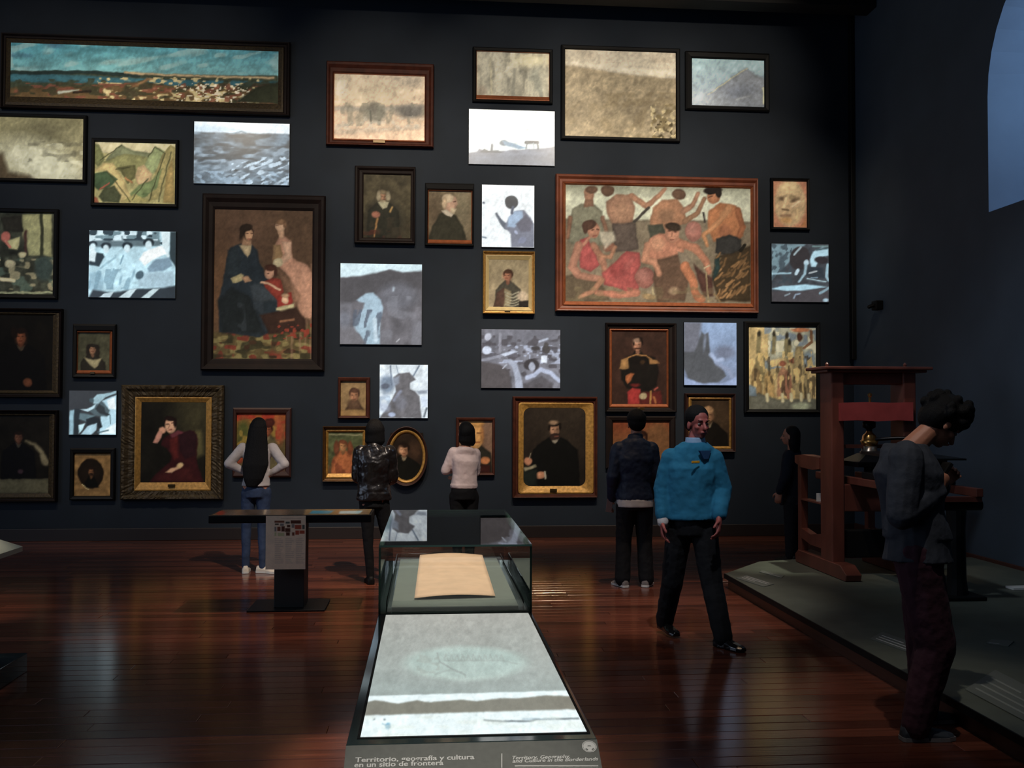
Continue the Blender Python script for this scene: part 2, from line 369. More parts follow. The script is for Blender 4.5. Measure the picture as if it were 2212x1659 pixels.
def colour_grid(name, P00, U, V, nu, nv, fn, m, parent, gain=1.0, origin=(0, 0, 0), blur=1, wob=0.0):
    a = np.linspace(0, 1, nu+1); b = np.linspace(0, 1, nv+1); A_, B_ = np.meshgrid(a, b)
    P = P00[None]+A_.ravel()[:, None]*U[None]+B_.ravel()[:, None]*V[None]
    X, Y = proj(P); pt = Paint(X, Y)
    if wob > 0:
        fx, fy = pt.field(7, 7, 301)-.5, pt.field(7, 7, 302)-.5; fx2, fy2 = pt.field(17, 17, 303)-.5, pt.field(17, 17, 304)-.5
        pt.X = X+wob*(1.6*fx+2.4*fx2); pt.Y = Y+wob*(1.6*fy+2.4*fy2)
    pt.vol = wob >= .9; fn(pt); pt.X, pt.Y = X, Y
    if wob > 0: pt.n(.10*wob, 5, 5, 305); pt.n(.10*wob, 15, 15, 306); pt.n(.07*wob, 4, 10, 307, 30)
    if wob > 0:
        lum = pt.c @ np.array([.3, .59, .11]); sa = .74 if wob > .9 else .88; pt.c = (lum[:, None]+sa*(pt.c-lum[:, None]))*(1.05 if wob > .9 else 1.0)
    G = pt.c.reshape(nv+1, nu+1, 3)
    for _ in range(blur):
        G = np.pad(G, ((1, 1), (1, 1), (0, 0)), 'edge'); G = (G[:-2]+2*G[1:-1]+G[2:])/4; G = (G[:, :-2]+2*G[:, 1:-1]+G[:, 2:])/4
    pt.c = (G*(1+.018*rng.standard_normal((nv+1, nu+1, 1)))).reshape(-1, 3)
    c = np.clip(pt.c, 0, 255)/255.0; c = np.where(c <= .04045, c/12.92, ((c+.055)/1.055)**2.4)*gain
    idx = np.arange((nu+1)*(nv+1)).reshape(nv+1, nu+1)
    q = np.stack([idx[:-1, :-1], idx[:-1, 1:], idx[1:, 1:], idx[1:, :-1]], -1).reshape(-1, 4)
    me = bpy.data.meshes.new(name); me.vertices.add(len(P)); me.vertices.foreach_set('co', (P-np.array(origin)).ravel())
    me.loops.add(len(q)*4); me.loops.foreach_set('vertex_index', q.ravel())
    me.polygons.add(len(q)); me.polygons.foreach_set('loop_start', np.arange(len(q))*4); me.polygons.foreach_set('loop_total', np.full(len(q), 4))
    me.update(calc_edges=True)
    at = me.color_attributes.new('Col', 'FLOAT_COLOR', 'POINT'); at.data.foreach_set('color', np.concatenate([c, np.ones((len(c), 1))], 1).ravel())
    DUMP.append((name, X, Y, c/gain)) if DUMP is not None else None
    return link(name, me, m, parent)
DUMP = None
def wall_canvas(name, r, Y, fn, m, parent, gain=1.0, step=2.0, origin=(0, 0, 0)):
    x0, x1, z0, z1 = px_rect(r, Y)
    nu, nv = max(8, int((r[2]-r[0])/step)), max(8, int((r[3]-r[1])/step))
    return colour_grid(name, np.array([x0, Y, z0]), np.array([x1-x0, 0, 0]), np.array([0, 0, z1-z0]), nu, nv, fn, m, parent, gain, origin, 0, 1.0 if name == 'canvas' else .6)
def rect_pts(x0, x1, z0, z1, r=0.0, n=6, sub=1):
    pts = []
    if r <= 0:
        cs = [(x0, z0), (x1, z0), (x1, z1), (x0, z1)]
        for i in range(4):
            a, b = cs[i], cs[(i+1) % 4]
            for k in range(sub): t = k/sub; pts.append((a[0]+(b[0]-a[0])*t, a[1]+(b[1]-a[1])*t))
        return pts
    for cx, cz, a0 in ((x0+r, z0+r, PI), (x1-r, z0+r, 1.5*PI), (x1-r, z1-r, 0), (x0+r, z1-r, .5*PI)):
        for k in range(n+1): a = a0+.5*PI*k/n; pts.append((cx+r*math.cos(a), cz+r*math.sin(a)))
    return pts
def moulding(name, o4, i4, prof, m, parent, org, corner=None, oval=False, sub=1, bumpy=0.0):
    """ring of moulding between outer and inner openings; prof: (t 0..1, height off the wall)"""
    bm = bmesh.new(); rings = []
    for j, (t, h) in enumerate(prof):
        a = [o4[k]+(i4[k]-o4[k])*t for k in range(4)]
        if oval:
            cx, cz = (a[0]+a[1])/2, (a[2]+a[3])/2
            pts = [(cx+(a[1]-a[0])/2*math.cos(2*PI*k/48), cz+(a[3]-a[2])/2*math.sin(2*PI*k/48)) for k in range(48)]
        elif corner: pts = rect_pts(*a, r=max(.002, corner[0]+(corner[1]-corner[0])*t))
        else: pts = rect_pts(*a, sub=sub)
        rings.append([Vector((x, DW-h-(random.uniform(0, bumpy) if bumpy and 0 < j < len(prof)-1 else 0), z))-Vector(org) for x, z in pts])
    vv = [[bm.verts.new(p) for p in r] for r in rings]; n = len(vv[0])
    for a, b in zip(vv, vv[1:]):
        for i in range(n): bm.faces.new((a[i], a[(i+1) % n], b[(i+1) % n], b[i]))
    a, b = vv[-1], vv[0]
    for i in range(n): bm.faces.new((a[i], a[(i+1) % n], b[(i+1) % n], b[i]))
    return obj(name, bm, m, parent, smooth=oval)
PIC = [0]
GAINS = [[2.75,2.91,3.06],[2.4,2.52,2.65],[1.87,2.0,2.12],[1.6,1.73,1.91],[2.04,2.18,2.4],[1.5,1.62,1.83],[2.4,2.62,2.96],[3.09,3.16,3.13],[1.63,1.52,1.35],[1.98,2.09,2.12],[2.46,2.35,2.15],[2.64,2.48,2.18],[1.51,1.63,1.75],[2.16,2.11,2.09],[0.83,0.8,0.77],[0.94,1.01,1.05],[1.13,1.22,1.31],[1.03,1.11,1.26],[1.38,1.5,1.63],[1.14,1.1,1.06],[1.14,1.1,1.06],[1.14,1.1,1.06],[1.0,1.06,1.12],[1.24,1.33,1.49],[2.32,2.53,2.87],[0.92,0.93,1.0],[2.41,2.6,2.93],[0.98,0.95,0.92],[0.64,0.62,0.6]]  # canvas colour gains, standing in for light trimmed to each picture
PLAIN = [(0, .0), (0, .045), (.25, .06), (.8, .05), (1, .03), (1, .0)]
SCOOP = [(0, .0), (0, .06), (.12, .085), (.3, .08), (.55, .05), (.85, .045), (1, .03), (1, .0)]
LINER = [(0, .0), (0, .045), (.3, .05), (1, .024), (1, .0)]
FLATL = [(0, .0), (0, .05), (.15, .052), (1, .022), (1, .0)]
def picture(label, outer, inner, fn, fm, liner=None, lm=None, prof=PLAIN, gain=1.0, corner=None, oval=False, sub=1, bumpy=0.0, step=2.0, cat='painting', group=None, name='framed_painting', plaque=None, lprof=LINER):
    x0, x1, z0, z1 = px_rect(outer, DW-.04)
    org = ((x0+x1)/2, DW, (z0+z1)/2)
    t = thing(name, label, cat, org, 0, group)
    o4 = (x0, x1, z0, z1); i4 = px_rect(inner, DW-.03)
    mid = px_rect(liner, DW-.05) if liner else i4
    c1 = None
    if corner: c1 = (.004, corner)
    moulding('frame', o4, mid, prof, M[fm], t, org, corner=(.004, .03) if corner else None, oval=oval, sub=sub, bumpy=bumpy)
    if liner: moulding('liner', mid, i4, lprof, M[lm], t, org, corner=(.03, corner) if corner else None, oval=oval)
    e = 2 if not corner and not oval else 1
    r = (inner[0]-e, inner[1]-e, inner[2]+e, inner[3]+e)
    gi = PIC[0]; PIC[0] += 1; gain = np.array(GAINS[gi]) if gi < len(GAINS) else np.full(3, gain)
    cv = wall_canvas('canvas', r, DW-.02, fn, M['canvas'], t, gain, step, org)
    cv['rr'] = '%d %g %g %g %g' % ((gi,)+tuple(inner))
    if plaque:
        a, b, c, d = px_rect(plaque, DW-.055); obj('nameplate', BX(a-org[0], -.068, c-org[2], b-org[0], -.04, d-org[2], bev=.002), M['plaque'], t)
    return t
def screen(label, r, fn, step=2.0, gain=1.0):
    x0, x1, z0, z1 = px_rect(r, DW-.03); org = ((x0+x1)/2, DW, (z0+z1)/2)
    t = thing('wall_screen', label, 'screen', org, 0)
    obj('housing', BX(x0-org[0]-.004, -.028, z0-org[2]-.004, x1-org[0]+.004, 0, z1-org[2]+.004), M['rim'], t)
    wall_canvas('display', r, DW-.031, fn, M['screen'], t, gain, step, org)
    return t

# ================================================================ THE PICTURES
SKD = (150, 95, 62); SKW = (190, 140, 100)
# ---- top rows, left
def f(P):
    P.vg(100, (58, 128, 138), 165, (96, 150, 146)); P.n(.22, 40, 12, 4); P.blot((140, 170, 160), 40, 12, 5, .6, .2, y1=158, a=.6, ang=-12)
    P.blot((60, 100, 130), 60, 20, 6, .6, .2, y1=150, x1=140, a=.7)
    P.p([(15, 152), (200, 153), (330, 160), (600, 164), (610, 230), (15, 230)], (52, 58, 40), 3)
    P.p([(15, 158), (120, 160), (250, 166), (400, 172), (600, 176), (600, 186), (400, 186), (200, 180), (15, 176)], (44, 92, 100), 4)
    P.l([(20, 157), (200, 156), (300, 163)], 7, (30, 44, 40), 3); P.l([(270, 156), (360, 162), (440, 164), (590, 169)], 5, (160, 130, 86), 3)
    P.p([(15, 190), (180, 186), (300, 176), (420, 190), (610, 196), (610, 230), (15, 230)], (92, 66, 34), 5)
    P.blot((186, 160, 100), 9, 5, 7, .55, .15, y0=168, x0=210, x1=560); P.blot((120, 60, 40), 12, 6, 8, .6, .1, y0=180, a=.8)
    P.blot((50, 50, 30), 14, 7, 9, .58, .12, y0=170, a=.8); P.blot((210, 190, 150), 5, 3, 10, .66, .1, y0=180, x0=380, x1=540)
    P.p([(505, 220), (560, 186), (605, 176), (605, 225)], (40, 42, 26), 6); P.l([(128, 201), (170, 194)], (7, 2), (170, 168, 140), 2.5); P.l([(160, 200), (196, 198)], 5, (40, 30, 20), 2)
    P.p([(318, 168), (330, 170), (300, 184), (280, 190)], (130, 90, 50), 4)
picture('wide panoramic landscape of a bay under a turquoise sky in a gilt and dark frame', (3, 82, 627, 243), (22, 101, 601, 216), f, 'darkwood', (12, 92, 612, 234), 'goldd', SCOOP, gain=1.6, plaque=None)
def f(P):
    P.vg(250, (120, 112, 72), 385, (130, 124, 92)); P.n(.2, 30, 24, 11)
    P.e(30, 300, 40, 60, (150, 140, 92), 0, 40, .6); P.e(90, 285, 60, 28, (90, 84, 56), 0, 30, .6); P.e(70, 345, 80, 40, (176, 172, 136), 15, 40); P.e(110, 360, 60, 26, (186, 184, 150), 15, 26)
    P.blot((190, 186, 150), 18, 10, 12, .55, .2, y0=310, a=.6); P.blot((84, 80, 60), 16, 8, 13, .6, .2, y0=305, y1=350, x0=60, a=.5)
    P.p([(-60, 340), (5, 330), (20, 372), (60, 378), (90, 400), (-60, 400)], (72, 58, 38), 12)
picture('misty olive painting of white water spray, cut by the left edge', (-75, 246, 187, 393), (-66, 253, 179, 385), f, 'black', gain=1.9)
def f(P):
    P.fill((168, 156, 92)); P.n(.15, 20, 20, 14)
    P.p([(200, 305), (380, 305), (380, 330), (200, 330)], (196, 182, 132), 4)
    for q, c in (([(200, 308), (214, 312), (226, 345), (212, 360), (200, 350)], (110, 112, 62)), ([(228, 345), (250, 320), (262, 312), (290, 326), (330, 330), (326, 360), (240, 370)], (112, 116, 78)),
                 ([(222, 350), (270, 332), (320, 340), (310, 368), (230, 372)], (128, 124, 70)), ([(318, 340), (334, 316), (356, 326), (352, 360), (320, 385), (305, 375)], (136, 146, 90)),
                 ([(336, 372), (352, 330), (368, 312), (380, 320), (378, 370), (340, 430), (320, 436)], (150, 134, 74)),
                 ([(200, 372), (224, 352), (244, 352), (272, 395), (285, 438), (262, 438), (240, 385), (220, 368)], (190, 164, 96)), ([(254, 362), (292, 356), (296, 384), (276, 398)], (96, 92, 50)),
                 ([(200, 376), (232, 368), (254, 388), (238, 404), (214, 412), (200, 402)], (64, 86, 52)), ([(214, 424), (226, 406), (248, 402), (262, 422), (258, 438), (222, 436)], (70, 74, 46)),
                 ([(298, 360), (310, 356), (330, 376), (322, 396), (300, 404), (292, 384)], (186, 152, 100)), ([(280, 420), (300, 400), (330, 388), (350, 364), (340, 404), (318, 424), (290, 436)], (112, 128, 72)),
                 ([(352, 438), (358, 380), (372, 340), (378, 438)], (160, 130, 66)), ([(200, 438), (200, 420), (212, 428), (214, 438)], (150, 76, 48)), ([(262, 436), (290, 420), (330, 436)], (176, 160, 84))): P.p(q, c, 3)
    for q in ([(216, 345), (250, 322), (262, 314)], [(320, 338), (334, 318), (354, 330)], [(320, 385), (300, 410), (285, 432)], [(356, 330), (340, 380), (322, 434)], [(232, 370), (262, 410), (280, 436)], [(370, 330), (350, 400), (342, 436)], [(250, 366), (280, 362)]): P.l(q, 2, (70, 70, 40), 2)
    P.l([(216, 410), (236, 396)], 3, (180, 84, 60), 2); P.l([(270, 384), (286, 396)], 4, (170, 110, 60), 2); P.e(312, 420, 6, 3, (90, 110, 60))
picture('square mountain valley painting in green and ochre patches, in a thin black frame', (197, 300, 385, 447), (204, 308, 378, 439), f, 'black', gain=1.35)
def f(P):
    P.fill((92, 110, 124)); P.n(.5, 24, 7, 15, 8); P.blot((150, 172, 190), 16, 5, 16, .5, .25, y0=318, a=.8, ang=-14); P.blot((50, 57, 62), 30, 6, 17, .5, .2, y1=345, a=.7)
    P.blot((190, 214, 232), 14, 4, 18, .58, .15, y0=340, x0=500, ang=-18); P.blot((160, 190, 214), 12, 6, 19, .55, .15, y0=370, a=.7, ang=30)
    P.p([(410, 255), (635, 255), (635, 290), (500, 287), (410, 284)], (232, 246, 255), 3); P.p([(415, 270), (470, 272), (520, 278), (560, 286), (415, 286)], (190, 220, 240), 10, .7)
    P.l([(505, 288), (522, 284), (532, 288)], 3, (110, 140, 160), 2)
screen('bright screen showing a black and white rough sea, left of the boat painting', (419, 265, 625, 398), f)
# ---- top middle
def f(P):
    P.vg(160, (206, 180, 142), 300, (216, 178, 140)); P.n(.1, 40, 20, 21)
    P.e(800, 205, 80, 26, (222, 196, 150), 0, 30, .6); P.e(890, 172, 40, 14, (160, 144, 122), 0, 20, .5); P.l([(724, 235), (800, 236), (918, 232)], 9, (160, 146, 128), 8, .8)
    P.e(888, 240, 34, 14, (112, 104, 92), 0, 10); P.e(812, 246, 24, 18, (134, 126, 106), 0, 12, .9); P.e(806, 232, 12, 12, (120, 110, 92), 0, 10, .8)
    P.blot((130, 122, 100), 9, 20, 22, .52, .2, y0=222, y1=272, x0=735, a=.6); P.l([(800, 240), (802, 268)], 2, (100, 96, 80), 3); P.l([(722, 285), (800, 282), (918, 274)], 8, (164, 146, 122), 8, .6)
    P.blot((196, 184, 160), 10, 8, 23, .58, .2, y0=250, y1=280, a=.5); P.e(735, 190, 14, 20, (236, 222, 190), 0, 12, .5)
picture('pale sepia waterside landscape in a wide mahogany frame with a small gilt plaque', (705, 136, 937, 317), (722, 162, 917, 301), f, 'redwood', (720, 160, 918, 304), 'copper', SCOOP, gain=1.25, plaque=(806, 303, 832, 309))
def f(P):
    P.fill((166, 156, 128)); P.n(.18, 16, 46, 24); P.blot((112, 106, 88), 9, 30, 25, .5, .25, a=.65); P.e(1150, 130, 40, 14, (200, 186, 140), 0, 18, .9); P.e(1165, 180, 24, 36, (134, 132, 112), 0, 16, .8)
    P.blot((184, 172, 140), 8, 26, 26, .56, .2, a=.6); P.e(1040, 198, 12, 14, (120, 104, 84), 0, 8, .7); P.l([(1112, 150), (1108, 210)], 5, (110, 106, 90), 5, .6); P.l([(1060, 130), (1062, 200)], 5, (190, 174, 130), 6, .6)
picture('small pale misty grove painting with a gilt lower edge above the ox screen', (1021, 104, 1194, 222), (1030, 113, 1186, 207), f, 'black', (1029, 112, 1187, 216), 'copper', gain=1.3, lprof=FLATL)
def f(P):
    P.fill((246, 255, 253)); P.e(1045, 264, 26, 16, (205, 246, 236), 0, 16, .9)
    P.p([(1010, 330), (1030, 328), (1036, 322), (1052, 328), (1075, 326), (1110, 324), (1150, 322), (1180, 320), (1200, 316), (1200, 360), (1010, 360)], (118, 128, 146), 3)
    P.n(.14, 20, 8, 27, 6)
    P.p([(1012, 345), (1200, 338), (1200, 360), (1012, 360)], (126, 132, 144), 8, .6)
    P.l([(1062, 326), (1063, 312)], 5, (84, 100, 116)); P.e(1088, 309, 9, 6, (84, 108, 128)); P.p([(1085, 304), (1110, 310), (1140, 320), (1120, 322), (1090, 314)], (110, 150, 180), 3)
    P.l([(1136, 308), (1162, 308)], 7, (72, 84, 92)); P.l([(1139, 308), (1137, 322)], 2.5, (84, 96, 104)); P.l([(1162, 308), (1163, 322)], 3, (84, 96, 104)); P.l([(1153, 310), (1154, 320)], 2, (150, 170, 180))
    P.p([(1036, 330), (1046, 321), (1056, 326), (1075, 324), (1085, 330)], (70, 86, 100), 2)
screen('white screen with ox silhouettes on a hill, under the small misty grove painting', (1013, 238, 1198, 356), f)
def f(P):
    P.fill((158, 136, 98)); P.n(.16, 9, 7, 28, -35); P.n(.14, 70, 60, 29)
    P.p([(1215, 100), (1470, 110), (1470, 168), (1430, 168), (1330, 156), (1260, 144), (1215, 140)], (196, 178, 144), 3)
    P.p([(1215, 128), (1300, 138), (1400, 146), (1470, 152), (1470, 168), (1400, 166), (1330, 156), (1260, 144), (1215, 141)], (226, 208, 170), 7, .7)
    P.blot((160, 138, 108), 24, 10, 30, .5, .3, y1=136, a=.5); P.blot((112, 92, 50), 9, 9, 31, .5, .2, y0=225, x0=1405, a=.7); P.blot((70, 58, 34), 7, 6, 32, .52, .12, y0=262, x0=1415, a=.9); P.blot((200, 176, 120), 6, 5, 33, .62, .1, y0=225, x0=1405, a=.9, ang=-50)
    P.blot((134, 112, 74), 20, 12, 34, .55, .2, y0=200, a=.5, ang=-35); P.e(1230, 240, 60, 90, (180, 158, 122), 0, 60, .35)
picture('large sandy hillside painting with a pale sky strip, in a thin black frame', (1212, 101, 1469, 304), (1221, 110, 1460, 296), f, 'black', gain=1.2)
def f(P):
    P.vg(125, (138, 166, 164), 230, (144, 150, 154)); P.n(.1, 40, 24, 35)
    P.p([(1518, 212), (1560, 184), (1590, 162), (1612, 145), (1632, 162), (1655, 172), (1655, 232), (1500, 232)], (120, 122, 124), 8); P.e(1590, 200, 40, 14, (104, 108, 116), -10, 20, .7)
    P.l([(1530, 204), (1562, 182), (1588, 164), (1604, 154), (1614, 146)], 2.2, (176, 166, 128), 2.5); P.e(1520, 215, 40, 16, (170, 174, 172), 0, 24, .7); P.l([(1590, 216), (1620, 208)], 4, (166, 164, 156), 5, .6)
    P.l([(1650, 190), (1651, 222)], 5, (214, 206, 150), 3, .9)
picture('small blue grey mountain peak painting in a wide black frame, rightmost of the top row', (1481, 113, 1662, 239), (1495, 128, 1651, 229), f, 'black', gain=1.6)
# ---- left column
def f(P):
    P.fill((44, 46, 36)); P.n(.5, 16, 14, 36); P.blot((70, 90, 76), 16, 10, 37, .58, .15, y0=555, a=.7); P.blot((130, 120, 86), 12, 8, 38, .64, .1, y0=560, a=.8)
    P.p([(48, 462), (112, 462), (112, 555), (88, 552), (62, 552), (50, 510)], (124, 122, 78), 4); P.l([(90, 458), (91, 552)], 7, (40, 42, 28), 3)
    P.p([(0, 470), (46, 465), (50, 500), (10, 500)], (34, 32, 26), 4); P.e(12, 512, 10, 12, (172, 84, 70)); P.p([(14, 520), (36, 512), (44, 512), (38, 540), (20, 538)], (168, 160, 104), 3); P.l([(12, 520), (22, 534)], 6, (180, 96, 76)); P.l([(56, 500), (54, 550)], 6, (58, 34, 30), 4)
    P.e(22, 570, 12, 9, (150, 140, 104)); P.e(48, 550, 9, 7, (160, 150, 108)); P.l([(0, 602), (30, 606)], 8, (170, 160, 120)); P.e(95, 580, 20, 26, (44, 56, 52), 0, 8); P.l([(-60, 632), (112, 632)], 4, (120, 124, 90), 2)
picture('crowded dark indoor scene with a pale window, high at the left edge of the photo', (-100, 450, 125, 645), (-90, 459, 115, 635), f, 'black', gain=2.2)
def f(P):
    P.fill((186, 226, 240)); P.n(.14, 14, 12, 39)
    P.p([(192, 498), (345, 500), (345, 530), (192, 524)], (110, 140, 150), 3); P.blot((210, 236, 245), 14, 8, 40, .5, .12, y1=526, x1=340); P.blot((40, 60, 70), 12, 7, 41, .6, .08, y1=530, x1=350)
    P.p([(200, 520), (346, 520), (346, 532), (200, 534)], (90, 112, 120), 4); P.p([(348, 500), (368, 500), (364, 560), (352, 540)], (214, 236, 242), 2); P.p([(368, 500), (382, 500), (382, 580), (366, 560)], (40, 56, 62), 3)
    for x, y, r in ((200, 533, 8), (229, 538, 9), (275, 537, 9), (321, 530, 10)): P.e(x, y-6, r+2, r-1, (20, 34, 42)); P.e(x, y, r*.75, r, (206, 232, 240))
    P.p([(206, 545), (222, 548), (226, 556), (214, 576), (192, 572), (194, 560)], (28, 44, 52), 3)
    P.p([(310, 545), (350, 530), (360, 548), (332, 560), (312, 574), (300, 560)], (248, 255, 255), 3); P.p([(196, 530), (208, 545), (206, 566), (192, 564)], (220, 240, 246), 3)
    P.p([(318, 580), (336, 560), (366, 556), (372, 574), (350, 586), (322, 588)], (120, 150, 170), 4); P.p([(192, 590), (214, 585), (226, 605), (220, 630), (192, 626)], (130, 170, 190), 6, .7); P.p([(300, 590), (375, 586), (376, 610), (368, 622), (300, 620)], (160, 190, 206), 5, .8)
    P.e(302, 594, 8, 10, (70, 96, 110), 30); P.blot((116, 156, 176), 8, 26, 42, .58, .12, y0=580, y1=625, x1=300, a=.7, ang=15); P.l([(216, 580), (250, 556), (250, 552)], 4, (150, 190, 206)); P.l([(260, 570), (266, 552)], 3, (120, 160, 180))
    P.p([(190, 644), (200, 626), (240, 632), (300, 624), (350, 622), (382, 616), (382, 648), (190, 648)], (40, 50, 58), 5); P.p([(208, 646), (225, 634), (246, 630), (236, 646)], (190, 214, 224), 2); P.p([(250, 646), (280, 626), (296, 624), (278, 646)], (196, 220, 228), 2); P.p([(300, 646), (330, 624), (344, 624), (320, 646)], (190, 214, 220), 2)
screen('bright screen showing a group of women in white dresses, left of the family painting', (192, 499, 379, 643), f)
def f(P): P.fill((15, 13, 10)); P.n(.4, 30, 30, 43); P.bust(45, 727, 15, (118, 62, 38), (26, 16, 12), (11, 10, 10), 3.4, 850, -.1, (74, 60, 48)); P.e(60, 826, 11, 9, (100, 54, 34), 20); P.e(30, 718, 8, 12, (24, 15, 10))
picture('dark half-length portrait of a man with gilt inner edge, above another, far left', (-100, 666, 134, 858), (-90, 680, 113, 843), f, 'darkwood', (-94, 675, 126, 850), 'goldd', SCOOP, gain=2.6)
def f(P): P.fill((60, 58, 40)); P.n(.2, 12, 12, 44); P.bust(201, 754, 9.5, (140, 92, 62), (34, 28, 22), (34, 30, 24), 2.7, 810, 0, None, None, 1.5); P.p([(182, 772), (201, 778), (219, 772), (212, 788), (204, 797), (196, 790)], (142, 128, 88), 3); P.e(191, 762, 4, 9, (36, 28, 22)); P.e(211, 762, 4, 9, (36, 28, 22))
picture('small portrait of a dark-haired woman with a cream collar in a black and copper frame', (157, 700, 250, 816), (168, 719, 236, 800), f, 'black', (166, 716, 241, 807), 'copper', gain=2.3, plaque=(195, 804, 205, 808))
def f(P):
    P.fill((46, 48, 50)); P.p([(220, 866), (240, 858), (252, 854), (252, 942), (214, 942)], (180, 220, 236), 3); P.p([(208, 868), (222, 868), (238, 886), (232, 900), (206, 898), (190, 886)], (74, 92, 98), 3); P.p([(200, 862), (210, 852), (240, 848), (252, 844), (252, 850), (228, 858), (212, 872), (202, 872)], (150, 186, 198), 2.5)
    P.p([(172, 884), (190, 890), (204, 882), (208, 872), (200, 878), (186, 884)], (190, 226, 238), 2.5); P.p([(150, 886), (164, 884), (160, 940), (149, 940)], (140, 180, 196), 3); P.p([(160, 882), (174, 884), (170, 940), (158, 940)], (26, 34, 38), 2.5)
    P.p([(172, 892), (206, 898), (188, 912), (170, 905)], (90, 116, 124), 3); P.p([(186, 906), (204, 900), (216, 904), (222, 922), (214, 926), (208, 914), (188, 920)], (22, 28, 32), 2.5); P.p([(170, 918), (184, 914), (178, 928), (170, 936)], (190, 230, 240), 2.5); P.p([(174, 938), (190, 920), (210, 914), (208, 930), (196, 940)], (168, 206, 222), 2.5)
    P.p([(214, 872), (226, 880), (228, 890), (240, 896), (230, 898), (214, 892), (206, 884)], (40, 46, 48), 2); P.p([(230, 866), (248, 858), (250, 884), (236, 882)], (240, 252, 255), 3); P.p([(216, 936), (230, 926), (250, 914), (250, 938)], (232, 250, 255), 3); P.l([(212, 934), (234, 930)], 3, (70, 96, 104)); P.e(198, 864, 5, 5, (60, 80, 86)); P.l([(238, 898), (238, 916)], 2, (80, 110, 120))
screen('small bright screen with a reclining figure, left of the lady in the carved gilt frame', (149, 844, 251, 939), f)
def f(P):
    P.fill((16, 14, 11)); P.n(.4, 30, 30, 45); P.bust(40, 944, 11, (86, 52, 38), (26, 17, 14), (9, 9, 11), 3.2, 1040, .1, (56, 52, 44))
    P.l([(56, 953), (76, 960), (90, 978), (98, 1000)], (5, 14), (104, 96, 70), 5, .9); P.e(43, 1018, 6, 5, (46, 32, 40)); P.p([(-90, 1036), (106, 1034), (106, 1066), (-90, 1066)], (70, 68, 50), 3)
picture('dim seated man portrait with a grey lower band, lowest picture at the left edge', (-110, 886, 124, 1083), (-100, 898, 105, 1066), f, 'darkwood', (-104, 894, 116, 1077), 'goldd', SCOOP, gain=2.6)
def f(P): P.fill((106, 78, 42)); P.n(.25, 12, 12, 46); P.e(196, 1023, 28, 33, (54, 36, 20), 0, 2); P.e(196, 1023, 26.5, 31.5, (22, 15, 10), 0, 2); P.bust(197, 1018, 8.5, (94, 58, 34), (24, 14, 10), (9, 9, 8), 1.7, 1052, .1, None, (30, 18, 12)); P.p([(160, 1058), (196, 1056.5), (232, 1058), (232, 1080), (160, 1080)], (106, 78, 42), 3) ; P.l([(176, 1047), (184, 1054), (192, 1056)], 1.8, (190, 176, 120), 1.5)
picture('small oval-mounted portrait on a gold mat in a black frame, under the reclining figure screen', (151, 968, 248, 1080), (160, 980, 238, 1071), f, 'black', gain=2.0)
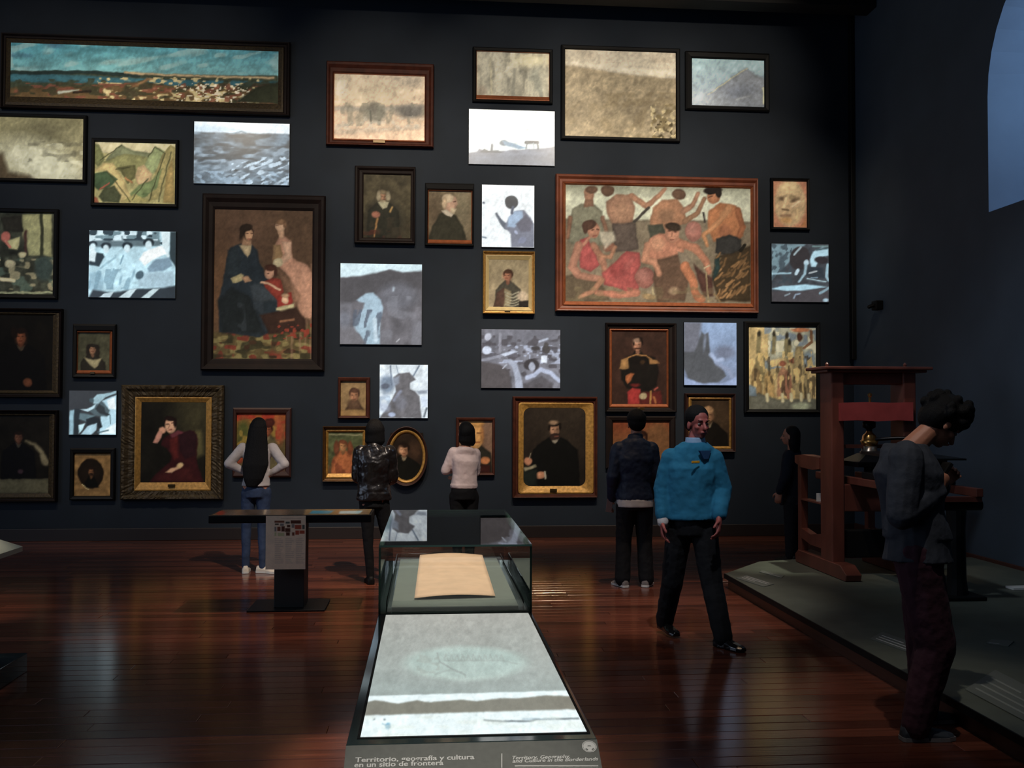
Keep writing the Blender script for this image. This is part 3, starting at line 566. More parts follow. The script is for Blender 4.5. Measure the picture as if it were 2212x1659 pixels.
# ---- the family
def f(P):
    P.fill((78, 54, 36)); P.n(.16, 60, 60, 47); P.e(480, 640, 30, 120, (112, 70, 38), 0, 40, .6); P.e(520, 500, 60, 50, (84, 56, 40), 0, 60, .5)
    P.p([(455, 715), (560, 720), (680, 700), (680, 790), (455, 790)], (78, 62, 32), 8); P.blot((120, 104, 54), 14, 8, 48, .5, .15, y0=725, a=.8); P.blot((112, 40, 26), 14, 10, 49, .6, .1, y0=715, a=.9); P.blot((36, 34, 20), 16, 10, 50, .6, .1, y0=720, a=.7)
    P.p([(497, 534), (512, 528), (540, 526), (556, 540), (562, 570), (572, 590), (600, 625), (606, 660), (600, 712), (560, 728), (512, 722), (474, 716), (472, 650), (482, 610), (488, 570)], (32, 40, 46), 4); P.p([(492, 540), (510, 532), (520, 560), (515, 600), (488, 600)], (34, 42, 46), 5)
    P.p([(470, 650), (500, 620), (540, 640), (570, 720), (480, 718)], (24, 28, 28), 8, .8); P.p([(540, 618), (560, 610), (590, 630), (600, 648), (570, 652), (548, 650)], (50, 57, 62), 5); P.blot((54, 60, 66), 12, 22, 51, .62, .1, y0=640, y1=715, x0=500, x1=600, a=.4)
    P.p([(516, 530), (544, 528), (540, 550), (536, 556), (528, 548)], (166, 140, 98), 3); P.p([(527, 508), (544, 510), (542, 532), (522, 530)], (150, 106, 72), 3); P.e(536, 505, 11, 16, (34, 22, 16), 0, 2.5); P.e(537, 508, 8.5, 13, (176, 124, 84), 5, 2.5); P.e(531, 492, 14, 8, (38, 26, 18), -20, 2.5); P.e(522, 502, 4, 16, (38, 26, 18), 10, 2.5)
    P.l([(532, 505), (535, 505)], 2, (80, 50, 36)); P.l([(541, 505), (544, 505)], 2, (80, 50, 36)); P.l([(535, 517), (541, 517)], 2, (130, 60, 50))
    P.p([(497, 602), (520, 590), (528, 594), (524, 606), (504, 612)], (156, 138, 88), 3); P.p([(522, 598), (536, 596), (544, 608), (530, 612)], (168, 120, 82), 3)
    P.p([(602, 512), (612, 508), (628, 520), (632, 556), (640, 562), (664, 572), (678, 600), (680, 680), (668, 690), (650, 680), (640, 650), (625, 600), (598, 572), (588, 560), (592, 530)], (166, 112, 84), 4); P.blot((186, 128, 98), 6, 60, 52, .5, .2, y0=570, x0=620, a=.25); P.p([(590, 530), (606, 528), (612, 552), (600, 576), (588, 568)], (130, 96, 58), 4); P.p([(608, 520), (628, 524), (630, 556), (606, 576), (598, 574), (616, 548)], (184, 136, 104), 3.5)
    P.p([(598, 494), (612, 492), (614, 514), (602, 514)], (176, 128, 92), 2.5); P.e(606, 488, 10.5, 12.5, (190, 142, 104), 0, 2.5); P.e(607, 480, 12, 6, (120, 82, 52), 0, 2.5); P.e(616, 486, 4, 8, (110, 74, 48), 0, 2.5); P.l([(598, 487), (602, 487)], 2, (110, 70, 50)); P.e(600, 568, 12, 9, (170, 150, 108), -20)
    P.p([(625, 600), (600, 580), (612, 620), (640, 670), (650, 640)], (110, 74, 52), 6, .7)
    P.p([(568, 610), (586, 600), (606, 604), (612, 630), (600, 650), (574, 622)], (134, 42, 30), 3); P.e(582, 590, 11, 12, (180, 124, 92)); P.e(584, 579, 13, 7, (66, 34, 24)); P.e(596, 590, 4, 9, (66, 34, 24)); P.l([(564, 610), (580, 612), (604, 626)], 5, (190, 140, 104)); P.l([(578, 590), (581, 590)], 2, (80, 40, 30))
    P.p([(598, 640), (628, 632), (634, 650), (620, 670), (598, 665)], (140, 36, 28), 3); P.p([(595, 664), (615, 660), (636, 656), (634, 666), (610, 674), (596, 670)], (174, 160, 110), 3); P.e(616, 648, 8, 9, (196, 148, 110)); P.e(616, 639, 9, 5, (150, 110, 76))
    P.p([(560, 680), (640, 664), (660, 690), (660, 716), (580, 722)], (50, 30, 22), 5); P.l([(606, 694), (634, 690)], 5, (130, 80, 50), 3); P.blot((130, 44, 28), 7, 5, 53, .64, .1, y0=700, y1=730, x0=590)
picture('tall family portrait of two women with two small children in a broad dark frame', (436, 421, 702, 801), (462, 453, 674, 775), f, 'darkwood', None, None, SCOOP, gain=1.9)
def f(P):
    P.fill((18, 17, 12)); P.n(.3, 40, 40, 54); P.e(420, 900, 40, 60, (56, 52, 30), 0, 60, .8); P.p([(418, 930), (436, 930), (440, 980), (424, 990)], (92, 86, 44), 9, .6)
    P.p([(350, 950), (366, 938), (386, 934), (400, 932), (420, 930), (427, 950), (424, 990), (430, 1016), (440, 1042), (322, 1042), (340, 1020), (366, 1000), (372, 985), (362, 970), (348, 962)], (48, 15, 17), 4)
    P.p([(366, 950), (384, 940), (386, 990), (378, 994), (368, 975)], (78, 22, 20), 5); P.p([(386, 940), (410, 928), (424, 938), (422, 985), (400, 992), (390, 975)], (38, 16, 20), 4); P.p([(330, 1040), (360, 1010), (410, 1008), (428, 1042)], (60, 20, 19), 8, .8)
    P.p([(331, 956), (336, 942), (350, 924), (356, 928), (348, 946), (340, 957)], (176, 116, 96), 2.5); P.e(352, 930, 8, 7, (180, 124, 94), 30)
    P.e(368, 912, 14, 13, (26, 14, 12)); P.e(368, 920, 12, 16, (190, 140, 104), -8, 2.5); P.e(369, 905, 12, 5, (26, 14, 12), 0, 2.5); P.e(378, 914, 4, 10, (26, 14, 12)); P.l([(359, 917), (364, 917)], 2.2, (60, 34, 26)); P.l([(370, 915), (376, 914)], 2.2, (60, 34, 26)); P.l([(366, 918), (364, 925)], 1.6, (140, 90, 66)); P.l([(365, 929), (371, 928)], 2, (130, 50, 44))
    P.p([(366, 938), (384, 930), (398, 934), (372, 946)], (110, 46, 56), 3, .8); P.p([(356, 1020), (368, 1012), (384, 1008), (394, 1004), (390, 1011), (370, 1022)], (196, 146, 104), 2.5); P.e(388, 1006, 8, 5, (190, 156, 100), -20)
picture('lady in a dark red dress resting head on hand, in a carved gilt frame', (262, 832, 483, 1079), (304, 869, 444, 1042), f, 'goldd', (291, 858, 456, 1060), 'gold', SCOOP, gain=1.45, sub=60, bumpy=.014, plaque=(363, 1046, 378, 1052), lprof=FLATL)
def f(P):
    P.fill((130, 90, 40)); P.n(.2, 16, 16, 55); P.vg(894, (200, 96, 36), 950, (110, 92, 50)); P.blot((200, 56, 34), 14, 10, 56, .5, .1, y1=915); P.e(526, 935, 14, 30, (92, 100, 40), 0, 12); P.blot((186, 150, 50), 10, 12, 57, .58, .1, y0=905, y1=960, a=.8)
    P.bust(578, 928, 11, (170, 86, 50), (66, 26, 22), (106, 96, 60), 2.2, 1020, -.15, (150, 130, 90)); P.e(582, 912, 12, 9, (84, 34, 26)); P.e(604, 930, 9, 26, (186, 80, 44), 0, 8); P.blot((190, 70, 40), 7, 12, 58, .6, .1, x0=594, y1=950); P.e(516, 990, 10, 12, (180, 70, 36)); P.p([(530, 960), (560, 970), (560, 1016), (524, 1016)], (140, 60, 40), 6)
picture('fiery orange portrait in a dark red frame behind the long-haired woman', (503, 881, 629, 1031), (511, 894, 616, 1016), f, 'brownwood', gain=1.7)
# ---- middle
def f(P):
    P.fill((74, 64, 44)); P.n(.3, 16, 16, 59); P.e(830, 480, 40, 50, (46, 42, 32), 0, 20); P.bust(828, 424, 11, (152, 104, 74), (110, 92, 66), (44, 42, 32), 3.0, 516, .1, (178, 166, 132)); P.e(818, 424, 5, 11, (140, 124, 96)); P.e(838, 424, 5, 11, (140, 124, 96)); P.e(827, 438, 8, 7, (150, 132, 100)); P.p([(816, 436), (840, 436), (836, 448), (827, 452)], (182, 170, 134), 2.5); P.e(812, 463, 9, 7, (158, 92, 70)); P.l([(816, 472), (808, 512)], (5, 3), (172, 116, 60), 2); P.l([(846, 448), (843, 458)], 4, (168, 126, 66), 2); P.blot((96, 40, 30), 12, 8, 60, .5, .2, y0=498, a=.7); P.blot((70, 56, 40), 12, 8, 61, .55, .2, y0=470, a=.5)
picture('portrait of a white-haired man holding a cane in a wide dark frame', (766, 360, 897, 527), (785, 377, 887, 514), f, 'darkwood', None, None, SCOOP, gain=1.6)
def f(P):
    P.fill((108, 90, 64)); P.n(.14, 18, 18, 62); P.e(1000, 440, 20, 50, (134, 118, 86), 0, 30, .8); P.e(940, 470, 14, 50, (86, 66, 46), 0, 20, .7)
    P.p([(950, 462), (964, 456), (986, 466), (1000, 490), (1008, 524), (924, 528), (932, 490)], (52, 48, 34), 4); P.e(969, 440, 14, 15, (176, 134, 100)); P.p([(970, 420), (984, 426), (990, 440), (986, 446), (984, 458), (970, 462), (962, 450)], (186, 138, 108), 2.5); P.e(967, 428, 13, 10, (196, 168, 130)); P.e(960, 438, 6, 14, (184, 152, 114)); P.p([(974, 448), (988, 452), (982, 464), (974, 462)], (196, 170, 130), 2.5); P.l([(980, 436), (985, 435)], 2, (90, 56, 44)); P.p([(954, 456), (964, 452), (980, 464), (976, 470), (962, 464)], (206, 184, 154), 2.5)
picture('profile bust portrait of a white-haired elder in a black frame with gilt lower edge', (918, 396, 1024, 531), (926, 413, 1018, 518), f, 'black', (924, 411, 1020, 526), 'copper', gain=1.35)
def f(P):
    P.fill((246, 253, 255)); P.l([(1072, 462), (1082, 478), (1094, 490), (1106, 484)], (5, 16), (96, 104, 118), 2.5); P.p([(1090, 490), (1100, 468), (1112, 456), (1132, 454), (1146, 470), (1154, 484), (1154, 534), (1104, 534), (1103, 506)], (122, 126, 142), 3); P.p([(1098, 470), (1112, 456), (1128, 456), (1130, 476), (1110, 492), (1096, 490)], (160, 184, 212), 4); P.p([(1114, 484), (1130, 470), (1136, 462), (1150, 480), (1146, 500), (1126, 502)], (100, 100, 114), 4); P.e(1128, 519, 10, 6, (130, 136, 160), -30)
    P.e(1105, 437, 14.5, 14.5, (62, 66, 72), 0, 2); P.l([(1108, 448), (1106, 460)], 6, (92, 100, 118)); P.e(1044, 438, 3, 2.5, (90, 100, 120)); P.l([(1042, 512), (1049, 514)], 3, (110, 130, 150)); P.e(1115, 502, 5, 3, (180, 190, 220), 50)
screen('white screen with a stooping figure and dark round head, above the young officer portrait', (1041, 400, 1154, 534), f)
def f(P):
    P.vg(560, (150, 130, 90), 664, (160, 138, 100)); P.n(.1, 20, 20, 63); P.bust(1097, 595, 10.5, (176, 106, 72), (74, 44, 28), (70, 64, 50), 2.6, 664, -.25); P.p([(1072, 632), (1088, 622), (1098, 626), (1100, 664), (1066, 664)], (84, 56, 42), 3)
    P.p([(1090, 624), (1104, 628), (1102, 664), (1088, 664)], (140, 122, 84), 3)
    for k in range(5): P.l([(1092, 632+k*6.5), (1106, 636+k*6.5), (1120, 631+k*6.5)], 2.4, (166, 158, 124), 2)
    P.e(1128, 640, 12, 10, (198, 170, 134), 0, 5, .8); P.p([(1120, 650), (1142, 648), (1142, 664), (1122, 664)], (40, 34, 28), 3)
picture('small portrait of a young officer in a braided jacket in a pale gilt frame', (1043, 543, 1155, 678), (1056, 561, 1142, 663), f, 'gold', (1049, 551, 1149, 671), 'cream', SCOOP, gain=1.2, lprof=FLATL, plaque=(1090, 672, 1102, 676))
def f(P):
    P.fill((104, 102, 108)); P.n(.2, 22, 26, 64); P.p([(730, 565), (915, 565), (915, 586), (870, 590), (842, 582), (810, 592), (776, 598), (735, 600)], (216, 242, 250), 3); P.p([(735, 600), (776, 597), (810, 590), (842, 583), (870, 589), (912, 585), (912, 625), (850, 620), (800, 640), (735, 660)], (80, 78, 82), 6)
    P.e(858, 640, 40, 30, (112, 114, 124), 0, 16, .7); P.blot((140, 142, 152), 14, 20, 65, .55, .2, y0=640, a=.5); P.p([(770, 648), (790, 634), (806, 632), (822, 648), (828, 666), (822, 690), (820, 744), (790, 744), (776, 720), (762, 716), (766, 690), (784, 670), (788, 655), (776, 652)], (166, 194, 212), 4)
    P.blot((90, 100, 116), 7, 20, 66, .56, .12, x0=762, x1=828, y0=668, a=.8, ang=12); P.l([(810, 690), (812, 736)], 8, (200, 222, 236), 5); P.l([(851, 622), (850, 628)], 5, (170, 184, 196), 4); P.p([(735, 700), (765, 706), (790, 742), (735, 744)], (120, 118, 124), 6); P.l([(856, 738), (862, 732)], 2, (190, 190, 196)); P.e(745, 690, 14, 18, (130, 136, 150), 0, 12, .6)
screen('large square screen with pale rocks under a bright sky, right of the family painting', (735, 570, 911, 744), f)
def f(P):
    P.fill((122, 122, 132)); P.n(.2, 16, 16, 67); P.p([(1110, 715), (1175, 715), (1200, 742), (1130, 750)], (116, 116, 126), 8); P.blot((176, 184, 206), 9, 6, 68, .56, .12, y0=745, y1=785); P.blot((80, 76, 82), 11, 8, 69, .58, .12, y0=725, a=.8)
    P.p([(1038, 780), (1075, 786), (1100, 800), (1105, 842), (1038, 842)], (88, 82, 84), 5); P.l([(1042, 778), (1078, 770), (1110, 758)], 6, (150, 152, 166)); P.p([(1082, 766), (1108, 757), (1118, 760), (1090, 770)], (206, 216, 236), 2.5)
    P.e(1054, 728, 7, 9, (196, 200, 216), 20); P.e(1052, 757, 10, 9, (214, 224, 244)); P.l([(1080, 722), (1080, 760)], 6, (150, 150, 162)); P.l([(1100, 780), (1112, 790), (1118, 812), (1122, 840)], (10, 16), (176, 184, 204), 3); P.l([(1138, 816), (1154, 810), (1168, 798), (1190, 806), (1208, 822)], 9, (184, 194, 220), 3)
    P.e(1148, 788, 17, 13, (64, 60, 64)); P.e(1149, 792, 7, 10, (176, 182, 200)); P.e(1157, 752, 10, 5, (70, 66, 68)); P.e(1180, 754, 9, 9, (76, 72, 72)); P.e(1180, 744, 5, 5, (82, 78, 78)); P.p([(1169, 768), (1182, 768), (1182, 784), (1169, 783)], (228, 236, 250), 2); P.l([(1165, 738), (1182, 732)], 5, (180, 188, 206)); P.p([(1130, 830), (1170, 812), (1196, 830), (1190, 842), (1130, 842)], (86, 82, 86), 5, .8); P.l([(1086, 796), (1094, 788)], 3, (180, 186, 200))
screen('screen with a crowd of musicians, above the rounded portrait of the bearded man', (1040, 712, 1210, 838), f)
def f(P): P.fill((134, 100, 58)); P.n(.12, 12, 12, 70); P.bust(766, 853, 12, (160, 100, 64), (80, 48, 32), (70, 46, 30), 2.0, 886, -.05, (120, 88, 60)); P.e(764, 872, 14, 10, (84, 56, 36), 0, 5, .8); P.p([(730, 884), (800, 884), (800, 905), (730, 905)], (140, 100, 50), 4, .9)
picture('small sepia portrait of a curly-haired boy in a thin brown frame', (730, 815, 799, 904), (736, 824, 790, 898), f, 'redwood', None, None, PLAIN, gain=1.5)
def f(P):
    P.fill((74, 84, 50)); P.n(.3, 10, 10, 71); P.l([(710, 938), (786, 940)], 3, (140, 140, 100)); P.p([(718, 995), (734, 975), (758, 975), (775, 990), (778, 1024), (716, 1024)], (176, 92, 46), 4); P.bust(741, 963, 10, (178, 118, 66), (116, 60, 34), (176, 92, 46), 2.4, 1024, 0); P.e(727, 968, 6, 16, (112, 58, 34)); P.e(756, 968, 6, 16, (122, 62, 34)); P.blot((110, 50, 30), 8, 12, 72, .58, .12, y0=985, a=.6)
picture('portrait of a woman in orange on green, gilt frame, left of the leather jacket', (697, 921, 794, 1040), (709, 934, 783, 1023), f, 'bronze', (704, 928, 788, 1033), 'gold', SCOOP, gain=1.5)
def f(P):
    P.fill((226, 238, 246)); P.e(836, 830, 16, 20, (130, 146, 166), 0, 10); P.blot((140, 160, 184), 10, 10, 73, .5, .2, y0=810, x1=860, a=.6); P.l([(844, 790), (846, 830)], 3, (110, 124, 144)); P.l([(905, 790), (893, 812)], 3, (120, 136, 156)); P.l([(856, 790), (862, 812)], 2, (150, 166, 184))
    P.p([(850, 815), (862, 806), (884, 804), (892, 812), (898, 820), (886, 828), (886, 840), (896, 846), (906, 856), (911, 904), (820, 904), (836, 880), (848, 860), (856, 846), (852, 830)], (106, 104, 108), 3); P.n(.12, 10, 10, 74); P.p([(846, 818), (862, 812), (862, 828), (850, 836)], (150, 164, 184), 5, .7); P.l([(852, 864), (866, 846)], 6, (140, 146, 166), 4); P.e(866, 870, 12, 16, (128, 130, 142), 0, 8, .7)
    P.p([(898, 845), (924, 842), (924, 850), (904, 852)], (150, 160, 174), 4); P.p([(908, 858), (924, 856), (922, 880), (912, 880)], (214, 228, 246), 3); P.l([(915, 900), (922, 882)], 4, (110, 120, 130)); P.e(832, 834, 9, 6, (96, 104, 120)); P.e(838, 862, 6, 4, (206, 226, 246)); P.e(846, 896, 8, 5, (170, 184, 214)); P.e(830, 880, 12, 10, (170, 184, 210), 0, 8, .6)
screen('small bright screen with a soldier in a brimmed hat, above the oval portrait', (820, 788, 924, 903), f)
def f(P): P.fill((38, 26, 18)); P.n(.25, 20, 20, 75); P.e(896, 970, 14, 20, (70, 46, 30), 0, 14, .8); P.bust(872, 972, 12, (182, 122, 84), (34, 20, 14), (18, 18, 14), 3.2, 1042, 0, (150, 132, 100)); P.e(866, 972, 6, 9, (206, 150, 108), 0, 5, .6)
picture('oval portrait of a young man in black in an oval gilt frame', (831, 921, 924, 1050), (844, 936, 913, 1037), f, 'brownwood', (838, 928, 919, 1044), 'gold', SCOOP, oval=True, gain=1.4)
def f(P):
    P.fill((112, 84, 66)); P.n(.12, 16, 16, 76); P.p([(995, 975), (1040, 962), (1060, 978), (1064, 1024), (992, 1024)], (36, 34, 28), 4); P.e(1028, 940, 16, 30, (196, 138, 68)); P.e(1028, 914, 18, 9, (184, 128, 60)); P.e(1020, 938, 9, 16, (210, 152, 84), 0, 6, .7); P.l([(1014, 935), (1024, 935)], 3, (100, 60, 30)); P.l([(1032, 935), (1042, 935)], 3, (100, 60, 30)); P.l([(1022, 956), (1036, 955)], 2.5, (140, 70, 36)); P.e(1042, 938, 4, 20, (150, 92, 44), 0, 4, .7); P.e(1048, 995, 10, 8, (178, 104, 56), -10); P.p([(1020, 962), (1036, 962), (1030, 974)], (180, 130, 70), 3); P.p([(1005, 1004), (1058, 1004), (1060, 1022), (1005, 1022)], (56, 22, 20), 4)
picture('portrait of a balding man with glasses in a thin reddish frame behind the white shirt', (985, 902, 1069, 1027), (992, 909, 1063, 1021), f, 'redwood', gain=1.45)
def f(P):
    P.fill((40, 30, 22)); P.n(.2, 40, 40, 77); P.e(1220, 900, 60, 60, (54, 42, 30), 0, 60, .5); P.bust(1199, 928, 14, (166, 112, 78), (24, 16, 12), (14, 13, 11), 3.5, 1060, .1, (140, 126, 104), None, 1.0, 2.2); P.e(1201, 917, 11, 3, (24, 16, 12)); P.p([(1190, 938), (1198, 935), (1209, 937), (1212, 942), (1204, 950), (1192, 950), (1188, 944)], (52, 32, 26), 2.5); P.l([(1198, 942), (1206, 942)], 2, (130, 66, 50)); P.e(1196, 913, 10, 5, (192, 144, 102), 0, 4, .7)
    P.p([(1130, 1010), (1158, 1004), (1160, 1010), (1134, 1018)], (150, 136, 100), 2.5); P.e(1141, 996, 9, 8, (190, 116, 78)); P.l([(1144, 990), (1147, 980)], 2, (160, 140, 110)); P.e(1168, 1027, 11, 8, (200, 124, 82)); P.l([(1177, 1020), (1179, 1034)], 3.5, (180, 166, 140)); P.p([(1128, 1018), (1160, 1014), (1160, 1050), (1128, 1050)], (28, 34, 28), 5)
picture('portrait of a seated bearded man in black, rounded gilt opening in a red-brown frame', (1107, 857, 1290, 1075), (1131, 881, 1265, 1050), f, 'redwood', (1120, 870, 1282, 1066), 'gold', SCOOP, gain=1.3, corner=.09, plaque=(1188, 1056, 1203, 1062), lprof=FLATL)
# ---- right half
def f(P):
    P.vg(400, (120, 120, 96), 430, (196, 196, 162)); P.p([(1215, 472), (1300, 474), (1400, 474), (1630, 478), (1630, 660), (1215, 660)], (122, 106, 80), 5); P.n(.08, 30, 30, 78)
    B = (96, 66, 46); S1 = (160, 108, 76); S2 = (132, 90, 64); OR = (176, 104, 58)
    # back row, left to right
    P.p([(1236, 452), (1256, 440), (1280, 440), (1300, 456), (1306, 492), (1300, 530), (1262, 540), (1226, 520)], (118, 114, 88), 3.5); P.e(1272, 420, 11, 15, S1); P.e(1278, 410, 13, 8, B); P.l([(1232, 470), (1226, 512)], (10, 8), S2, 3); P.l([(1302, 470), (1310, 500)], (10, 8), S2, 3); P.p([(1264, 430), (1280, 430), (1282, 446), (1262, 448)], S2, 3)
    P.p([(1310, 436), (1330, 420), (1362, 420), (1372, 446), (1366, 484), (1322, 484), (1310, 460)], (152, 106, 76), 3.5); P.l([(1366, 424), (1396, 446), (1422, 424), (1436, 408)], (14, 8), S1, 3); P.e(1312, 412, 14, 12, B); P.p([(1322, 482), (1372, 480), (1380, 540), (1330, 545)], (92, 76, 64), 4); P.e(1345, 460, 20, 20, (170, 122, 86), 0, 14, .5)
    P.p([(1404, 474), (1410, 448), (1430, 432), (1462, 430), (1478, 450), (1484, 480), (1440, 500), (1406, 496)], (160, 106, 70), 3.5); P.e(1440, 466, 18, 14, (116, 84, 58), 0, 10, .6); P.e(1466, 420, 15, 12, B); P.l([(1476, 456), (1496, 444), (1508, 418)], (13, 9), S1, 3); P.l([(1480, 478), (1508, 460), (1522, 430)], (12, 9), (142, 98, 66), 3); P.p([(1400, 486), (1432, 484), (1440, 520), (1404, 530)], (70, 70, 54), 4)
    P.l([(1370, 478), (1402, 448)], 5, (66, 58, 50), 2); P.l([(1520, 460), (1522, 480)], 4, (66, 58, 50), 2)
    P.e(1498, 500, 18, 22, (166, 100, 82), 0, 3); P.e(1494, 494, 10, 12, (184, 118, 98), 0, 8, .6)
    P.p([(1530, 456), (1556, 438), (1590, 444), (1604, 478), (1606, 510), (1580, 524), (1540, 522), (1528, 490)], OR, 3.5); P.e(1542, 425, 14, 16, (178, 108, 66), 20); P.e(1540, 411, 20, 9, (34, 24, 20), -8); P.e(1552, 418, 7, 10, (34, 24, 20)); P.l([(1576, 448), (1556, 476), (1520, 508), (1526, 530)], (14, 8), (188, 122, 72), 3); P.l([(1594, 454), (1604, 490), (1596, 512)], (14, 10), (156, 88, 50), 3); P.e(1566, 500, 14, 16, (146, 84, 54), 0, 8, .6); P.l([(1532, 427), (1538, 424)], 2.2, (60, 34, 24)); P.e(1566, 460, 12, 10, (196, 130, 78), 0, 8, .5)
    P.p([(1546, 516), (1576, 506), (1602, 516), (1600, 540), (1576, 556), (1546, 546)], (52, 50, 46), 3.5)
    # bananas
    P.p([(1548, 552), (1580, 548), (1600, 540), (1622, 530), (1622, 652), (1550, 650), (1538, 600)], (66, 50, 30), 5)
    rr = np.random.default_rng(5)
    for k in range(52):
        x, y = 1550+rr.random()*68, 548+rr.random()*92; a = -70+rr.random()*50; dx, dy = 9*math.cos(math.radians(a)), 9*math.sin(math.radians(a)); g = .7+rr.random()*.5
        P.l([(x-dx, y-dy), (x+1.5, y), (x+dx, y+dy)], 4.2, (150*g, 104*g, 56*g), 2, .85)
    P.l([(1600, 540), (1608, 530)], 8, (34, 30, 22))
    # woman in red with child
    P.p([(1216, 600), (1240, 590), (1300, 610), (1320, 650), (1216, 655)], (92, 76, 54), 5); P.p([(1254, 516), (1268, 512), (1284, 540), (1296, 572), (1276, 588), (1254, 580), (1250, 545)], (176, 72, 66), 3.5); P.l([(1250, 530), (1236, 576), (1252, 596), (1300, 602)], (20, 13), (172, 112, 84), 3.5); P.l([(1282, 530), (1300, 560), (1308, 590)], 14, (168, 108, 78), 4)
    P.e(1282, 497, 14, 18, (176, 114, 82), -8); P.e(1272, 486, 16, 10, (84, 54, 40), -20); P.e(1264, 494, 6, 10, (84, 54, 40)); P.l([(1278, 497), (1282, 496)], 2.2, (70, 40, 30)); P.l([(1289, 495), (1293, 496)], 2.2, (70, 40, 30)); P.l([(1282, 510), (1289, 509)], 2.4, (140, 66, 54)); P.l([(1262, 528), (1272, 514)], 8, (172, 110, 82), 3)
    P.e(1316, 534, 14, 9, (150, 92, 66), -20); P.l([(1296, 552), (1318, 556), (1330, 534)], 9, (174, 116, 80), 3); P.p([(1296, 500), (1326, 500), (1330, 520), (1306, 540), (1298, 520)], (196, 182, 150), 5, .85)
    P.p([(1300, 590), (1328, 566), (1354, 542), (1382, 546), (1384, 570), (1372, 600), (1380, 620), (1372, 636), (1330, 622), (1306, 616)], (176, 74, 66), 3.5); P.l([(1336, 598), (1366, 560)], 12, (192, 92, 82), 7, .6); P.e(1334, 584, 16, 18, (140, 52, 48), -30, 10, .6)
    P.l([(1300, 606), (1280, 628), (1252, 642)], (14, 7), (170, 112, 78), 3); P.l([(1290, 632), (1340, 638), (1374, 632)], (12, 18), (186, 110, 80), 3)
    # gourds and crouching man
    P.e(1393, 600, 21, 23, (158, 92, 76)); P.e(1388, 594, 12, 12, (178, 112, 94), 0, 8, .6); P.e(1402, 640, 15, 6, (170, 132, 82), 10); P.l([(1410, 622), (1412, 636)], 5, (166, 146, 100), 2)
    P.p([(1394, 540), (1404, 514), (1424, 504), (1460, 506), (1482, 526), (1470, 560), (1440, 580), (1420, 580), (1402, 560)], (182, 112, 80), 3.5); P.e(1420, 526, 16, 16, (200, 138, 98), 0, 10, .7); P.p([(1420, 560), (1470, 548), (1490, 590), (1480, 650), (1420, 654), (1410, 600)], (98, 70, 50), 5)
    P.e(1452, 504, 16, 21, (188, 122, 88)); P.e(1454, 490, 18, 9, (54, 40, 28), 4); P.e(1446, 499, 3.5, 1.6, (70, 40, 30)); P.e(1459, 500, 3.5, 1.6, (70, 40, 30)); P.l([(1452, 500), (1450, 510)], 2, (140, 84, 60)); P.l([(1447, 517), (1456, 517)], 2.2, (130, 66, 50)); P.l([(1400, 530), (1392, 562), (1414, 566), (1424, 592)], (16, 12), (190, 124, 88), 3)
    P.l([(1470, 528), (1500, 534), (1526, 566), (1532, 588)], (20, 12), (182, 112, 78), 3.5); P.p([(1464, 545), (1484, 548), (1494, 566), (1486, 578), (1470, 574)], (134, 116, 90), 3.5); P.l([(1480, 576), (1496, 606), (1502, 632), (1512, 646)], (22, 12), (188, 108, 66), 3); P.e(1510, 644, 14, 9, (184, 106, 66), 20); P.p([(1500, 570), (1520, 590), (1540, 600), (1540, 640), (1520, 640), (1505, 600)], (84, 50, 40), 5)
    P.l([(1522, 580), (1532, 574)], 4, (190, 164, 120)); P.l([(1526, 590), (1530, 652)], 3, (158, 134, 88)); P.l([(1542, 636), (1556, 652)], 4, (140, 112, 70)); P.e(1456, 628, 12, 8, (150, 118, 84), 0, 5); P.p([(1544, 560), (1556, 556), (1552, 590), (1540, 606)], (40, 60, 56), 4); P.blot((120, 104, 66), 16, 8, 79, .55, .15, y0=620, x1=1540, a=.4)
picture('large painting of bare-chested workers and a woman in red, mahogany frame', (1200, 381, 1637, 675), (1222, 403, 1622, 653), f, 'mahog', (1217, 399, 1627, 661), 'copper', SCOOP, gain=1.25, lprof=FLATL)
def f(P):
    P.fill((160, 98, 66)); P.n(.12, 12, 12, 80); P.e(1707, 440, 34, 50, (166, 132, 88), 0, 6); P.e(1704, 408, 24, 16, (182, 152, 100), 0, 10, .8); P.l([(1684, 430), (1696, 426)], 8, (112, 88, 58), 5, .8); P.l([(1708, 426), (1724, 430)], 9, (112, 90, 58), 5, .8); P.e(1692, 430, 6, 3, (90, 66, 44), 0, 4); P.e(1716, 432, 7, 3, (84, 62, 42), -20, 4); P.l([(1698, 428), (1694, 446)], 8, (184, 154, 104), 5); P.l([(1690, 452), (1702, 454)], 3.5, (92, 66, 42), 3); P.l([(1688, 466), (1706, 466)], 5, (120, 84, 56), 5); P.l([(1712, 446), (1728, 434)], 6, (190, 160, 118), 5, .7); P.l([(1722, 452), (1722, 474)], 7, (176, 144, 92), 6, .7); P.e(1698, 476, 12, 7, (170, 120, 66), 0, 6); P.p([(1736, 484), (1742, 470), (1742, 490), (1728, 490)], (170, 100, 50), 4)
picture('small close-up face painting in copper and olive tones, far right above the collage screen', (1665, 385, 1749, 497), (1671, 391, 1743, 491), f, 'black', gain=1.5)
